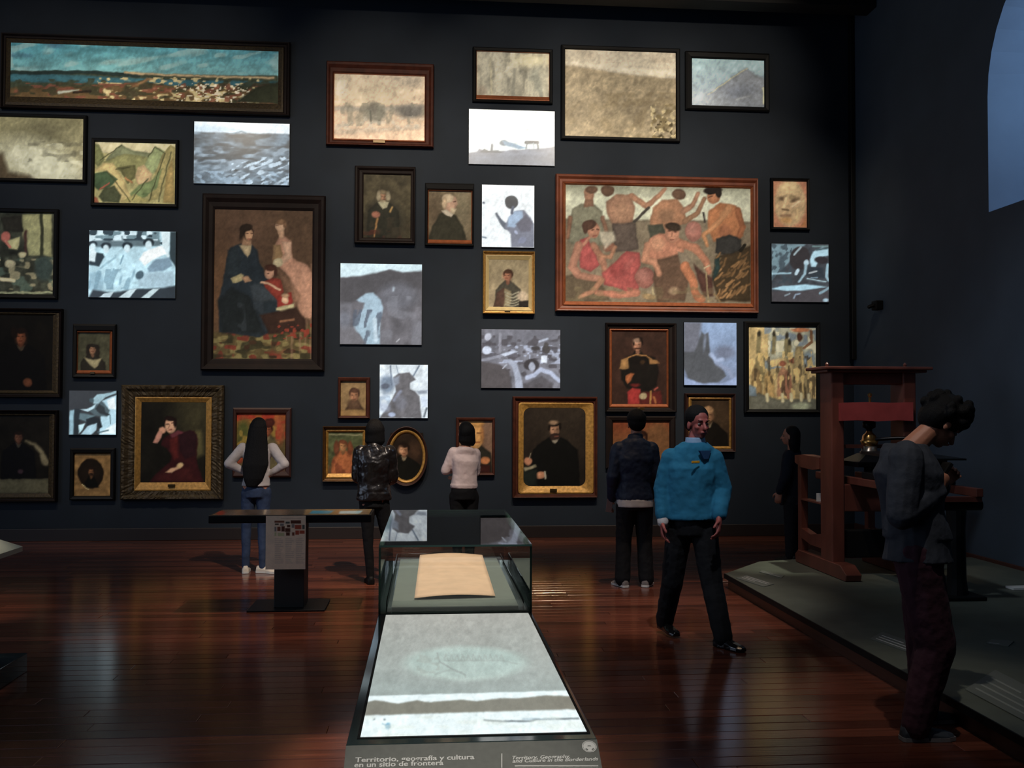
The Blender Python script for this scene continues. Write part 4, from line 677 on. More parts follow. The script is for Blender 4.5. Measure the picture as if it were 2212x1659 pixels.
def f(P):
    P.fill((64, 68, 74)); P.n(.2, 10, 10, 81); P.p([(1666, 526), (1740, 528), (1712, 560), (1690, 580), (1666, 606)], (116, 144, 154), 4); P.blot((60, 72, 80), 6, 8, 82, .5, .12, x1=1710, y1=612, a=.8, ang=30); P.e(1728, 558, 22, 26, (52, 48, 50), 20); P.l([(1716, 550), (1730, 534)], 4, (150, 170, 176))
    P.p([(1750, 560), (1756, 544), (1776, 534), (1790, 536), (1790, 552), (1772, 556), (1762, 576), (1752, 580)], (168, 206, 220), 3); P.e(1774, 562, 14, 8, (48, 44, 48), 5); P.l([(1764, 540), (1790, 536)], 4, (70, 90, 96)); P.e(1742, 567, 6, 6, (176, 202, 214)); P.l([(1741, 572), (1738, 592), (1726, 608)], (6, 4), (150, 184, 198), 2.5); P.l([(1788, 572), (1786, 598), (1790, 606)], 6, (150, 186, 200)); P.p([(1746, 576), (1778, 578), (1782, 602), (1742, 596)], (48, 56, 64), 3)
    P.l([(1748, 590), (1764, 586)], 3, (190, 200, 204)); P.l([(1752, 600), (1766, 600)], 2, (130, 160, 180)); P.l([(1744, 602), (1784, 609)], 2.5, (160, 190, 200)); P.l([(1724, 584), (1720, 592)], 7, (180, 206, 218)); P.l([(1668, 592), (1708, 590)], 4, (150, 186, 200)); P.p([(1666, 624), (1690, 618), (1740, 614), (1786, 620), (1760, 624), (1720, 630), (1690, 628)], (168, 212, 230), 3)
    P.p([(1666, 630), (1760, 626), (1790, 622), (1790, 654), (1666, 654)], (74, 70, 74), 4); P.l([(1714, 644), (1718, 636), (1728, 634)], 3, (140, 160, 180)); P.l([(1696, 638), (1706, 634)], 3, (140, 156, 166)); P.e(1784, 648, 6, 4, (160, 190, 206)); P.l([(1772, 634), (1790, 622)], 5, (130, 160, 174)); P.l([(1756, 532), (1788, 532)], 3, (110, 140, 140))
screen('small dark collage-like screen, rightmost screen beside the corner', (1667, 527, 1790, 652), f)
def f(P):
    P.fill((62, 38, 28)); P.n(.16, 20, 20, 83); P.p([(1340, 790), (1352, 772), (1380, 764), (1416, 772), (1424, 800), (1418, 834), (1400, 846), (1354, 840), (1342, 820)], (26, 22, 18), 4); P.bust(1378, 744, 11.5, (182, 118, 84), (30, 18, 14), (28, 22, 18), 1.6, 800, -.1); P.e(1379, 732, 9, 4, (30, 18, 14)); P.l([(1372, 752), (1384, 752)], 2.4, (44, 24, 18)); P.e(1376, 736, 8, 6, (206, 160, 126), 0, 4, .6)
    P.p([(1338, 796), (1342, 776), (1358, 772), (1357, 796), (1344, 799)], (176, 124, 62), 2.5); P.p([(1402, 774), (1420, 778), (1426, 786), (1404, 786)], (170, 116, 58), 2.5); P.l([(1352, 776), (1374, 766), (1396, 768), (1408, 776)], 3, (166, 112, 54)); P.e(1388, 782, 6, 4, (130, 84, 36)); P.p([(1364, 770), (1398, 770), (1402, 786), (1362, 786)], (22, 16, 14), 3, .6); P.p([(1352, 812), (1362, 806), (1370, 808), (1364, 822), (1355, 830), (1351, 820)], (186, 96, 46), 2.5)
    P.p([(1356, 848), (1366, 838), (1384, 840), (1382, 874), (1356, 874)], (186, 46, 42), 3); P.p([(1382, 850), (1426, 844), (1432, 874), (1382, 874)], (106, 34, 28), 4); P.e(1389, 856, 8, 7, (188, 168, 116)); P.l([(1406, 845), (1404, 872)], 4, (186, 130, 54)); P.l([(1414, 842), (1420, 838)], 4, (170, 70, 56)); P.l([(1412, 858), (1416, 870)], 5, (166, 92, 44)); P.e(1372, 832, 12, 4, (110, 30, 26))
picture('portrait of a mustached general with gold epaulettes in a dark red frame', (1308, 698, 1461, 890), (1322, 716, 1440, 873), f, 'darkwood', (1317, 711, 1444, 880), 'copper', SCOOP, gain=1.45, plaque=(1376, 881, 1392, 886))
def f(P):
    P.vg(697, (150, 176, 214), 832, (120, 132, 158)); P.n(.1, 24, 24, 84); P.p([(1476, 695), (1516, 695), (1512, 740), (1500, 790), (1476, 800)], (112, 114, 126), 8); P.p([(1508, 740), (1516, 716), (1522, 722), (1530, 718), (1534, 760), (1544, 784), (1560, 792), (1568, 812), (1552, 826), (1510, 828), (1486, 816), (1476, 790), (1476, 760), (1500, 760)], (84, 86, 90), 4); P.e(1522, 740, 3, 16, (130, 140, 160), 5, 4, .8)
    P.e(1566, 762, 22, 14, (116, 124, 146), 0, 12); P.l([(1536, 766), (1548, 780), (1560, 776)], 8, (168, 184, 216), 5); P.l([(1550, 786), (1574, 800), (1586, 824)], 8, (140, 152, 180), 6); P.p([(1476, 812), (1490, 820), (1520, 829), (1560, 828), (1592, 814), (1592, 834), (1476, 834)], (150, 168, 206), 4)
screen('tall bluish screen with a waterfall ravine, between the general and the basket carriers', (1478, 697, 1591, 832), f)
def f(P):
    P.fill((158, 132, 78)); P.n(.22, 14, 30, 85); P.p([(1660, 704), (1765, 704), (1765, 800), (1740, 780), (1700, 770), (1660, 780)], (126, 136, 126), 6, .7); P.blot((96, 112, 126), 12, 14, 86, .55, .12, x0=1650, y1=795, a=.8); P.blot((186, 178, 140), 10, 10, 87, .58, .1, x0=1660, y1=770, a=.9)
    for x, y in ((1640, 722), (1672, 722), (1700, 726), (1706, 740)): P.e(x, y, 3.5, 9, (40, 36, 26)); P.l([(x, y+8), (x-2, y+40)], 8, (104, 92, 56), 4)
    for x, y, c in ((1640, 760, (112, 96, 56)), (1632, 790, (120, 92, 50)), (1660, 800, (150, 116, 60)), (1690, 790, (150, 100, 66)), (1700, 800, (130, 80, 54))): P.p([(x, y), (x+10, y+12), (x+16, y+66), (x-12, y+66), (x-8, y+14)], c, 4)
    P.e(1646, 775, 4, 8, (60, 56, 44)); P.e(1662, 790, 6, 10, (92, 104, 96)); P.e(1690, 785, 8, 6, (120, 62, 40)); P.e(1712, 778, 8, 6, (116, 60, 40)); P.p([(1720, 748), (1732, 748), (1746, 800), (1752, 858), (1712, 858), (1712, 800)], (128, 108, 66), 4); P.e(1727, 728, 6, 10, (70, 40, 26)); P.e(1729, 713, 20, 5, (168, 94, 52)); P.l([(1752, 716), (1754, 738), (1736, 752)], 6, (108, 70, 42)); P.e(1748, 780, 12, 18, (94, 116, 134), 0, 8, .8)
    P.l([(1745, 770), (1746, 850)], 2, (70, 62, 44)); P.l([(1756, 790), (1750, 846)], 4, (170, 140, 84)); P.blot((60, 48, 32), 6, 20, 88, .6, .08, y0=770, a=.7); P.blot((190, 156, 84), 6, 16, 89, .62, .08, y0=760, a=.8)
    P.p([(1616, 855), (1640, 850), (1680, 862), (1765, 862), (1765, 888), (1616, 888)], (84, 82, 66), 5); P.e(1730, 878, 20, 8, (138, 142, 108), 0, 5)
    for x in (1657, 1690, 1708, 1730, 1746): P.l([(x, 852), (x+1, 866)], 7, (170, 156, 110), 3)
    P.p([(1616, 830), (1632, 836), (1634, 856), (1616, 856)], (96, 112, 120), 4)
picture('busy painting of basket carriers in yellow and blue in a black frame', (1608, 695, 1772, 892), (1618, 706, 1763, 884), f, 'black', gain=1.25)
def f(P): P.fill((58, 42, 28)); P.n(.2, 14, 14, 90); P.e(1556, 900, 20, 40, (86, 64, 42), 0, 20, .7); P.bust(1532, 897, 13, (168, 116, 78), (90, 68, 44), (26, 22, 18), 3, 970, -.2, (150, 134, 104)); P.e(1530, 886, 12, 8, (182, 134, 88)); P.p([(1520, 908), (1540, 910), (1530, 924)], (96, 70, 48), 3)
picture('portrait of an old gentleman in a gilt-edged brown frame behind the blue sweater', (1479, 850, 1588, 976), (1494, 864, 1575, 964), f, 'brownwood', (1488, 859, 1580, 970), 'gold', SCOOP, gain=1.3)
def f(P): P.fill((142, 62, 34)); P.n(.3, 16, 10, 91); P.vg(906, (160, 66, 34), 990, (150, 110, 60)); P.e(1420, 950, 30, 40, (150, 96, 54), 0, 20); P.bust(1385, 950, 15, (150, 92, 60), (60, 30, 20), (90, 40, 26), 2, 1000)
picture('red-toned picture in a dark frame behind the man in the navy jacket', (1309, 899, 1459, 1012), (1324, 910, 1446, 1001), f, 'darkwood', gain=1.3)

# ================================================================ CENTRAL DISPLAY CASE
M['counter'] = mat('dark_glass_counter', (44, 56, 56), .07, spec=.6, noise=.08, nscale=5)
M['plinth'] = mat('dark_laminate', (44, 46, 44), .5)
M['label'] = mat('grey_label_panel', (96, 97, 90), .6, noise=.08, nscale=60)
M['print'] = mat('pale_print', (205, 203, 196), .6)
M['tray'] = mat('grey_green_tray', (120, 128, 122), .4, noise=.06)
M['paper'] = mat('old_paper', (222, 186, 156), .8, noise=.07, nscale=14, bump=.15)
CX0, CX1, CZ, CYN, CYB, CYF, BZ = -.20, .43, .85, 2.50, 4.08, 5.53, 1.13
t = thing('display_case', 'long dark exhibit counter with a glowing tabletop screen, running toward the glass box', 'display case', (0.115, 3.9, 0))
def L(o, org):
    for v in o.data.vertices: v.co -= Vector(org)
    return o
org = (0.115, 3.9, 0)
def cobj(name, bm, m, smooth=False): return L(obj(name, bm, m, t, smooth), org)
bm = bmesh.new(); TL = math.radians(30); PLN_ = .26
yE, zE = CYN-PLN_*math.cos(TL), CZ-PLN_*math.sin(TL)
prof = [(CYF, .02), (CYF, CZ-.012), (CYN, CZ-.012), (yE, zE-.012), (yE+.05, .02)]
loft(bm, [[Vector((CX0+.012, y, z)) for y, z in prof], [Vector((CX1-.012, y, z)) for y, z in prof]])
cobj('case_body', bm, M['plinth'])
cobj('kick_base', BX(CX0+.04, yE+.1, 0, CX1-.04, CYF-.04, .03), M['black'])
cobj('counter_top', BX(CX0, CYN, CZ-.012, CX1, CYF, CZ, bev=.002), M['counter'])
bm = bmesh.new(); un = Vector((0, -math.sin(TL), math.cos(TL)))
pa = [Vector((CX0, CYN-.002, CZ-.001)), Vector((CX1, CYN-.002, CZ-.001)), Vector((CX1, yE, zE-.001)), Vector((CX0, yE, zE-.001))]
loft(bm, [pa, [p-un*.012 for p in pa]]); cobj('label_panel', bm, M['label'])
def f(P):
    P.fill((168, 180, 174)); P.vg(1320, (172, 172, 164), 1490, (158, 172, 168)); P.n(.03, 30, 16, 95); P.e(1005, 1433, 131, 37, (182, 202, 194), 0, 10, .95); P.e(1005, 1433, 118, 30, (170, 192, 186), 0, 8, .5)
    for x in range(960, 1090, 12): P.l([(x, 1426-abs(x-1020)*.05), (x+3, 1414), (x+8, 1426)], 2, (150, 160, 154), 3, .7)
    P.l([(945, 1412), (950, 1430), (975, 1444), (1005, 1458), (1006, 1464)], 2.5, (142, 152, 148), 3, .8); P.l([(960, 1427), (1085, 1427), (1118, 1434)], 2, (150, 162, 156), 3, .7); P.l([(940, 1456), (970, 1448), (1000, 1452)], 2, (156, 168, 162), 3, .7); P.blot((158, 168, 160), 12, 6, 96, .6, .15, x0=900, x1=950, y0=1415, y1=1455, a=.5)
    P.p([(780, 1504), (1240, 1491), (1290, 1491), (1290, 1620), (760, 1620)], (236, 253, 255), 2)
    P.p([(770, 1512), (796, 1516), (810, 1512), (860, 1520), (900, 1513), (930, 1517), (1000, 1511), (1030, 1515), (1080, 1508), (1110, 1509), (1150, 1505), (1180, 1502), (1250, 1504), (1290, 1503), (1290, 1531), (770, 1546)], (128, 128, 116), 3); P.n(.02, 10, 8, 97)
    P.l([(1046, 1556), (1080, 1558), (1145, 1558), (1160, 1554), (1250, 1552)], (3, 2.5), (70, 84, 92), 2); P.l([(1130, 1553), (1200, 1553)], 2, (150, 180, 196), 2); P.e(838, 1568, 6, 7, (120, 180, 212)); P.l([(826, 1563), (834, 1566)], 2, (120, 160, 180)); P.e(808, 1554, 2, 1.5, (80, 90, 96)); P.e(831, 1554, 2, 1.5, (80, 90, 96))
    P.blot((225, 236, 226), 40, 10, 98, .55, .2, y0=1545, a=.5)
cobj('screen_bezel', BX(-.176, 2.54, CZ, .42, 4.062, CZ+.002), M['black'])
g = colour_grid('display', np.array([-.168, 2.548, CZ+.003]), np.array([.58, 0, 0]), np.array([0, 1.505, 0]), 300, 220, f, M['screen'], t, 1.0, org, 1, .5)
def onplane(px, py):
    d = RT*(px-1106)/FP-UP*(py-829.5)/FP+FW; n = np.array(un); p0 = np.array([0, CYN, CZ]); return CP+d*(((p0-CP)@n)/(d@n))
def text_on(name, s, pxl, pxr, pyb, m, parent, shear=0, size=.0165, org=(0, 0, 0), off=.0006):
    a, b = onplane(pxl, pyb), onplane(pxr, pyb)
    cu = bpy.data.curves.new(name, 'FONT'); cu.body = s; cu.size = size; cu.shear = shear; cu.extrude = .0003; cu.offset = size*.018; cu.resolution_u = 3
    o = bpy.data.objects.new('tmp', cu); C.objects.link(o); dg = bpy.context.evaluated_depsgraph_get()
    me = bpy.data.meshes.new_from_object(o.evaluated_get(dg)); bpy.data.objects.remove(o)
    xs = [v.co.x for v in me.vertices]; k = (b[0]-a[0])/(max(xs)-min(xs)); x0 = min(xs)
    Rm = Matrix.Rotation(TL, 3, 'X')
    for v in me.vertices:
        q = Rm @ Vector(((v.co.x-x0)*k, v.co.y, v.co.z+off)); v.co = Vector(a)+q-Vector(org)
    return link(name, me, m, parent)
text_on('spanish_title_line', 'Territorio, geografía y cultura', 767, 1025, 1647, M['print'], t, size=.0205, org=org)
text_on('spanish_title_line', 'en un sitio de frontera', 765, 958, 1658, M['print'], t, size=.0205, org=org)
text_on('english_title_line', 'Territory, Geography,', 1107, 1232, 1641, M['print'], t, .3, .015, org)
text_on('english_title_line', 'and Culture in the Borderlands', 1107, 1294, 1648, M['print'], t, .3, .015, org)
def pbox(name, x0, y0, x1, y1, m):
    a, b, c_, d = [Vector(onplane(*q)) for q in ((x0, y1), (x1, y1), (x1, y0), (x0, y0))]; bm = bmesh.new()
    loft(bm, [[p+un*.0002 for p in (a, b, c_, d)], [p+un*.0009 for p in (a, b, c_, d)]]); cobj(name, bm, m)
pbox('dividing_rule', 1083, 1628, 1085, 1659, M['print']); pbox('small_print_line', 1112, 1654, 1292, 1656, M['print']); pbox('small_print_line', 1112, 1659.5, 1292, 1661, M['print']); pbox('small_print_line', 860, 1661, 1030, 1662.5, M['print'])
cc = Vector(onplane(1273, 1613)); bm = bmesh.new(); uy = Vector((0, math.cos(TL), math.sin(TL)))
loft(bm, [ell_ring(cc+un*.0003, .0185, .0185, 28, u=Vector((1, 0, 0)), v=uy), ell_ring(cc+un*.001, .0185, .0185, 28, u=Vector((1, 0, 0)), v=uy)]); cobj('round_logo', bm, M['print'])
bm = bmesh.new()
for k in range(28):
    a0, a1 = 2*PI*k/28, 2*PI*(k+1)/28
    q = [cc+un*.0013+(Vector((1, 0, 0))*math.cos(a)+uy*math.sin(a))*r for a, r in ((a0, .0155), (a1, .0155), (a1, .0165), (a0, .0165))]; bm.faces.new([bm.verts.new(p) for p in q])
for pts in (((-.010, -.005), (-.004, -.009), (-.006, -.012), (-.011, -.009)), ((.010, -.005), (.004, -.009), (.006, -.012), (.011, -.009)), ((-.004, .002), (.004, .002), (.004, .0032), (-.004, .0032)), ((-.005, .0), (.005, .0), (.005, .001), (-.005, .001))):
    bm.faces.new([bm.verts.new(cc+un*.0013+Vector((1, 0, 0))*x+uy*y) for x, y in pts])
cobj('logo_emblem', bm, M['label'])
# glass box
t2 = thing('glass_box', 'clear glass box with green edges at the far end of the exhibit counter', 'glass case', ((CX0+CX1)/2, (CYB+CYF)/2, CZ))
org2 = tuple(t2.location); TG = .008
def pane(x0, y0, z0, x1, y1, z1):
    bm = BX(x0, y0, z0, x1, y1, z1)
    bm.normal_update(); dims = (x1-x0, y1-y0, z1-z0); thin = dims.index(min(dims))
    for f_ in bm.faces: f_.material_index = 0 if abs(f_.normal[thin]) > .9 else 1
    L(obj('pane', bm, [M['glass'], M['glass_edge']], t2), org2)
pane(CX0, CYB, CZ, CX1, CYB+TG, BZ-TG); pane(CX0, CYF-TG, CZ, CX1, CYF, BZ-TG); pane(CX0, CYB+TG, CZ, CX0+TG, CYF-TG, BZ-TG); pane(CX1-TG, CYB+TG, CZ, CX1, CYF-TG, BZ-TG); pane(CX0, CYB, BZ-TG, CX1, CYF, BZ)
bm = bmesh.new(); box(bm, CX0+.05, CYB+.06, CZ, CX1-.05, CYF-.06, CZ+.018, bev=.003)
L(obj('tray', bm, M['tray'], t2), org2)
bm = bmesh.new()
for x in (CX0+.03, CX1-.034): box(bm, x, CYB+.04, CZ+.001, x+.004, CYF-.04, CZ+.045)
for y in (CYB+.04, CYF-.044): box(bm, CX0+.03, y, CZ+.001, CX1-.03, y+.004, CZ+.045)
L(obj('inner_glass_lip', bm, M['glass'], t2), org2)
# sheet
zs = .90; q = [on(2, 895, 1290, .880), on(2, 1070, 1285, .880), on(1, 1042, 1197, 5.20), on(1, 907, 1197, 5.20)]
bm = bmesh.new(); N = 20; grid = []
for j in range(N+1):
    row = []
    for i in range(N+1):
        u, v = i/N, j/N
        p = (q[0]*(1-u)+q[1]*u)*(1-v)+(q[3]*(1-u)+q[2]*u)*v
        row.append(bm.verts.new((p[0], p[1], p[2]-.004+.010*math.sin(PI*u))))
    grid.append(row)
for j in range(N):
    for i in range(N): bm.faces.new((grid[j][i], grid[j][i+1], grid[j+1][i+1], grid[j+1][i]))
o = obj('map_sheet', bm, M['paper'], None, True); sm_ = o.modifiers.new('thickness', 'SOLIDIFY'); sm_.thickness = .0015; tag(o, 'curled sheet of old beige paper lying inside the glass box', 'paper sheet')
cx_, cy_ = sum(p[0] for p in q)/4, sum(p[1] for p in q)/4
o = obj('sheet_mount', BX(cx_-.12, cy_-.1, CZ+.018, cx_+.12, cy_+.3, .888, bev=.002), M['tray'], t2); L(o, org2)

# ================================================================ INFORMATION TABLE
t = thing('information_table', 'low dark information table on one pedestal, left of the exhibit counter', 'table', (-1.17, 8.66, 0)); org = (-1.17, 8.66, 0)
cobj('table_top', BX(-1.83, 8.45, .735, -.48, 8.96, .80, bev=.004), M['blackm'])
def f(P):
    P.fill((70, 62, 54)); P.n(.3, 14, 4, 99); P.e(476, 1108, 10, 5, (120, 50, 42)); P.p([(560, 1099), (700, 1099), (690, 1116), (560, 1116)], (60, 56, 50), 2); P.p([(660, 1099), (812, 1098), (800, 1116), (655, 1116)], (112, 96, 68), 2)
    P.p([(674, 1103), (722, 1103), (712, 1110), (668, 1110)], (60, 120, 150), 1.5); P.p([(734, 1104), (784, 1103), (776, 1110), (732, 1110)], (150, 186, 200), 1.5); P.p([(571, 1101), (576, 1101), (573, 1112), (569, 1112)], (170, 160, 140), 1.5)  # cyan patches paint a reflection of the screens into the panel colour
M['printed'] = M['canvas'].copy(); M['printed'].name = 'printed_surface'; M['printed'].node_tree.nodes['Principled BSDF'].inputs['Roughness'].default_value = .12
colour_grid('printed_panel', np.array([-1.81, 8.47, .8015]), np.array([1.31, 0, 0]), np.array([0, .47, 0]), 170, 12, f, M['printed'], t, 1.5, org)
cobj('pedestal', BX(-1.295, 8.52, .014, -1.045, 8.82, .735, bev=.004), M['plinth'])
cobj('base_plate', BX(-1.50, 8.40, 0, -.86, 8.90, .014, bev=.002), M['blackm'])
def f(P):
    P.fill((168, 150, 128)); P.n(.04, 10, 10, 100); r_ = random.Random(4); P.l([(608, 1120), (650, 1120)], 1.5, (130, 110, 90), 1.5, .6)
    for (x0, y0, x1, y1) in ((593, 1125, 614, 1129), (617, 1127, 626, 1131), (628, 1124, 650, 1131), (594, 1131, 602, 1134), (605, 1131, 613, 1136), (593, 1138, 597, 1148), (599, 1138, 606, 1147), (608, 1137, 615, 1148), (620, 1134, 627, 1139), (616, 1141, 627, 1149), (630, 1132, 636, 1140), (637, 1134, 651, 1143), (653, 1134, 658, 1143), (593, 1150, 597, 1158), (600, 1151, 614, 1158), (618, 1150, 626, 1157), (631, 1150, 636, 1157), (638, 1146, 646, 1155), (647, 1146, 658, 1153)):
        P.p([(x0, y0), (x1, y0), (x1, y1), (x0, y1)], r_.choice([(66, 40, 30), (84, 48, 34), (60, 62, 56), (96, 90, 84), (120, 56, 40), (52, 44, 36), (140, 136, 100)]), 1.2)
    for c0 in (594, 617, 640):
        for k in range(14):
            y = 1164+k*4; P.l([(c0, y), (c0+10+r_.random()*8, y)], 1.1, (126, 112, 98), 1.2, .7)
bm = BX(-1.35, 8.425, .355, -1.025, 8.433, .795, bev=.003); cobj('sheet_backing', bm, M['rim'])
colour_grid('printed_sheet', np.array([-1.352, 8.4235, .352]), np.array([.329, 0, 0]), np.array([0, 0, .447]), 160, 220, f, M['canvas'], t, 2.4, org)

# left display stand (only its corner is in view)
t = thing('display_stand', 'corner of a dark display stand with a sloping pale top, at the left edge', 'display stand', (-3.3, 5.6, 0)); org = (-3.3, 5.6, 0)
bm = bmesh.new(); lo = [Vector((-2.60, 4.9, .80)), Vector((-2.60, 6.62, .80)), Vector((-3.9, 6.62, 1.22)), Vector((-3.9, 4.9, 1.22))]
loft(bm, [[p-Vector((0, 0, .03)) for p in lo], lo]); cobj('sloping_top', bm, mat('pale_stand_top', (190, 184, 160), .5))
bm = bmesh.new(); loft(bm, [[Vector((x, y, .12)) for x, y in ((-2.9, 5.1), (-2.9, 6.4), (-3.8, 6.4), (-3.8, 5.1))], [Vector((-2.9, 5.1, .86)), Vector((-2.9, 6.4, .86)), Vector((-3.8, 6.4, 1.155)), Vector((-3.8, 5.1, 1.155))]]); cobj('stand_body', bm, M['plinth'])
cobj('base_slab', BX(-4.0, 4.8, 0, -2.56, 6.62, .12, bev=.004), M['counter'])

# ================================================================ PLATFORM AND PRINTING PRESS
M['platform'] = mat('grey_green_platform', (84, 88, 76), .55, noise=.14, nscale=6, bump=.03); M['plat_side'] = mat('brown_platform_side', (74, 40, 28), .4, noise=.25, nscale=5, stretch=(1, .3, 6))
PP = [(2.83, 1.0), (RW-.03, 1.0), (RW-.03, 10.15), (3.9, 10.15), (3.42, 10.0), (2.83, 9.27)]
t = thing('exhibition_platform', 'low grey platform with a brown edge along the right wall, under the printing press', 'platform', (4.3, 6, 0)); org = (4.3, 6, 0)
bm = bmesh.new(); loft(bm, [[Vector((x, y, .095)) for x, y in PP], [Vector((x, y, .135)) for x, y in PP]]); cobj('platform_top', bm, [M['platform']])
ins = [(2.86, 1.0), (RW-.03, 1.0), (RW-.03, 10.12), (3.9, 10.12), (3.44, 9.97), (2.86, 9.26)]
bm = bmesh.new(); loft(bm, [[Vector((x, y, .0)) for x, y in ins], [Vector((x, y, .095)) for x, y in ins]]); cobj('plinth', bm, M['plat_side'])
ins = [(2.822, 1.0), (2.832, 1.0), (2.832, 9.27), (2.822, 9.27)]
bm = bmesh.new(); loft(bm, [[Vector((x, y, .093)) for x, y in ins], [Vector((x, y, .137)) for x, y in ins]]); cobj('edge_trim', bm, M['black'])
M['lab2'] = mat('pale_grey_label', (100, 104, 96), .5); M['dim'] = mat('dim_print', (128, 132, 124), .6)
def flat_panel(pts, label, z=.1365, lines=3, bright=True):
    P3 = [Vector(on(2, x, y, z)) for x, y in pts]; c = sum(P3, Vector())/4
    t = thing('text_panel', label, 'label', (c.x, c.y, z))
    bm = bmesh.new(); loft(bm, [[p-c for p in P3], [p-c+Vector((0, 0, .004)) for p in P3]]); obj('plate', bm, M['lab2'], t)
    for k in range(lines):
        v0 = .15+.7*k/max(1, lines); bm = bmesh.new(); e_ = .9 if k < lines-1 else .55
        a = P3[0].lerp(P3[3], v0).lerp(P3[1].lerp(P3[2], v0), .08); b = P3[0].lerp(P3[3], v0).lerp(P3[1].lerp(P3[2], v0), e_)
        w_ = (P3[3]-P3[0])*.05; s = [a, b, b+w_, a+w_]
        loft(bm, [[p-c+Vector((0, 0, .0042)) for p in s], [p-c+Vector((0, 0, .0048)) for p in s]]); obj('text_line', bm, M['print'] if lines < 4 else M['dim'], t)
flat_panel([(1612, 1243), (1672, 1262), (1650, 1268), (1590, 1249)], 'grey text panel lying on the far left corner of the platform')
flat_panel([(1640, 1236), (1688, 1249), (1694, 1244), (1646, 1232)], 'narrow text strip with bright lines beside the far corner panel', lines=2)
flat_panel([(1880, 1380), (1985, 1418), (2010, 1402), (1906, 1366)], 'grey text panel on the platform behind the legs of the young man')
flat_panel([(2085, 1490), (2235, 1570), (2290, 1520), (2150, 1448)], 'large text panel on the platform at the right edge of the photo', lines=4)
flat_panel([(2130, 1390), (2178, 1397), (2190, 1386), (2142, 1382)], 'small pale strip label on the platform, right of the young man', lines=1)
bm = BX(-.16, -.06, 0, .16, .06, .02, bev=.002); o = obj('white_card', bm, M['print'], None); p = on(2, 2218, 1272, .137); o.location = (p[0], p[1], .137); tag(o, 'small white card on the platform beside the right wall', 'card')

M['pw'] = mat('press_red_wood', (100, 54, 42), .38, noise=.3, nscale=5, stretch=(1, 1, .4), bump=.1); M['iron'] = mat('black_iron', (20, 20, 22), .35, metal=.7); M['brass'] = mat('brass', (200, 150, 84), .25, metal=.9, noise=.1)
t = thing('printing_press', 'antique red wooden hand printing press with brass screw on the platform', 'printing press', (4.2, 9.2, .135)); org = (4.2, 9.2, .135)
for x0 in (3.79, 4.50):
    bm = bmesh.new(); pr = [(8.72, .20), (8.74, .137), (9.96, .137), (9.98, .22), (9.90, .27), (8.86, .27)]
    loft(bm, [[Vector((x0, y, z)) for y, z in pr], [Vector((x0+.15, y, z)) for y, z in pr]]); bmesh.ops.bevel(bm, geom=bm.edges[:], offset=.006, segments=1, affect='EDGES'); cobj('skid', bm, M['pw'])
    cobj('cheek', BX(x0+.01, 9.05, .26, x0+.135, 9.33, 2.07, bev=.012), M['pw'])
    cobj('front_post', BX(x0+.01, 9.84, .26, x0+.09, 9.92, 1.15, bev=.008), M['pw'])
    bm = bmesh.new(); pr = [(9.33, 1.13), (9.33, 1.24), (9.78, 1.25), (9.97, 1.235), (9.97, 1.16), (9.80, 1.12), (9.5, 1.11)]
    loft(bm, [[Vector((x0, y, z)) for y, z in pr], [Vector((x0+.12, y, z)) for y, z in pr]]); cobj('arm_rail', bm, M['pw'])
    bm = bmesh.new(); pr = [(9.32, .36), (9.32, .50), (9.6, .46), (9.85, .50), (9.85, .40), (9.6, .36)]
    loft(bm, [[Vector((x0+.015, y, z)) for y, z in pr], [Vector((x0+.09, y, z)) for y, z in pr]]); cobj('stretcher', bm, M['pw'])
bm = bmesh.new(); box(bm, 3.70, 8.96, 2.085, 4.76, 9.44, 2.115, bev=.008); box(bm, 3.74, 9.0, 2.06, 4.72, 9.40, 2.086, bev=.006); cobj('cornice', bm, M['pw'])
cobj('cap_beam', BX(3.925, 9.08, 1.95, 4.51, 9.30, 2.06, bev=.008), M['pw'])
bm = bmesh.new()
for x in (3.82, 4.6): lathe(bm, (x, 9.2, 2.115), [(.03, 0), (.012, .012), (.018, .03), (.002, .05)], 12)
cobj('finial', bm, M['pw'])
M['pw2'] = mat('press_head_red', (150, 62, 58), .4, noise=.2, nscale=6)
bm = bmesh.new(); pr = [(-.35, 0), (-.35, .17), (-.1, .178), (.1, .172), (.35, .178), (.35, 0), (.2, .008), (0, -.004), (-.2, .008)]
loft(bm, [[Vector((4.22+x, 8.98, 1.60+z)) for x, z in pr], [Vector((4.22+x, 9.28, 1.60+z)) for x, z in pr]]); cobj('head_beam', bm, M['pw2'])
cobj('ring_bolt', (lambda b: (lathe(b, (4.2, 9.1, 1.778), [(.012, 0), (.012, .05), (.02, .06), (.02, .08), (.004, .09)], 10), b)[1])(bmesh.new()), M['brass'])
bm = bmesh.new(); lathe(bm, (4.2, 9.12, 1.10), [(.05, 0), (.05, .2), (.028, .21), (.028, .42), (.06, .44), (.06, .49), (.03, .50)], 20); cobj('spindle', bm, M['iron'], True)
bm = bmesh.new(); lathe(bm, (4.2, 9.12, 1.36), [(.06, 0), (.075, .02), (.085, .05), (.07, .055), (.062, .10), (.03, .13), (.024, .17)], 24); cobj('brass_nut', bm, M['brass'], True)
bm = bmesh.new(); lathe(bm, (4.2, 9.12, 1.27), [(.05, 0), (.088, .01), (.088, .035), (.07, .05), (.07, .088)], 20); cobj('collar', bm, mat('pewter', (140, 130, 118), .3, metal=.8), True)
bm = bmesh.new(); tube(bm, [(4.2, 9.1, 1.42), (4.4, 8.95, 1.44), (4.62, 8.85, 1.44)], .016); cobj('pull_bar', bm, M['iron'], True)
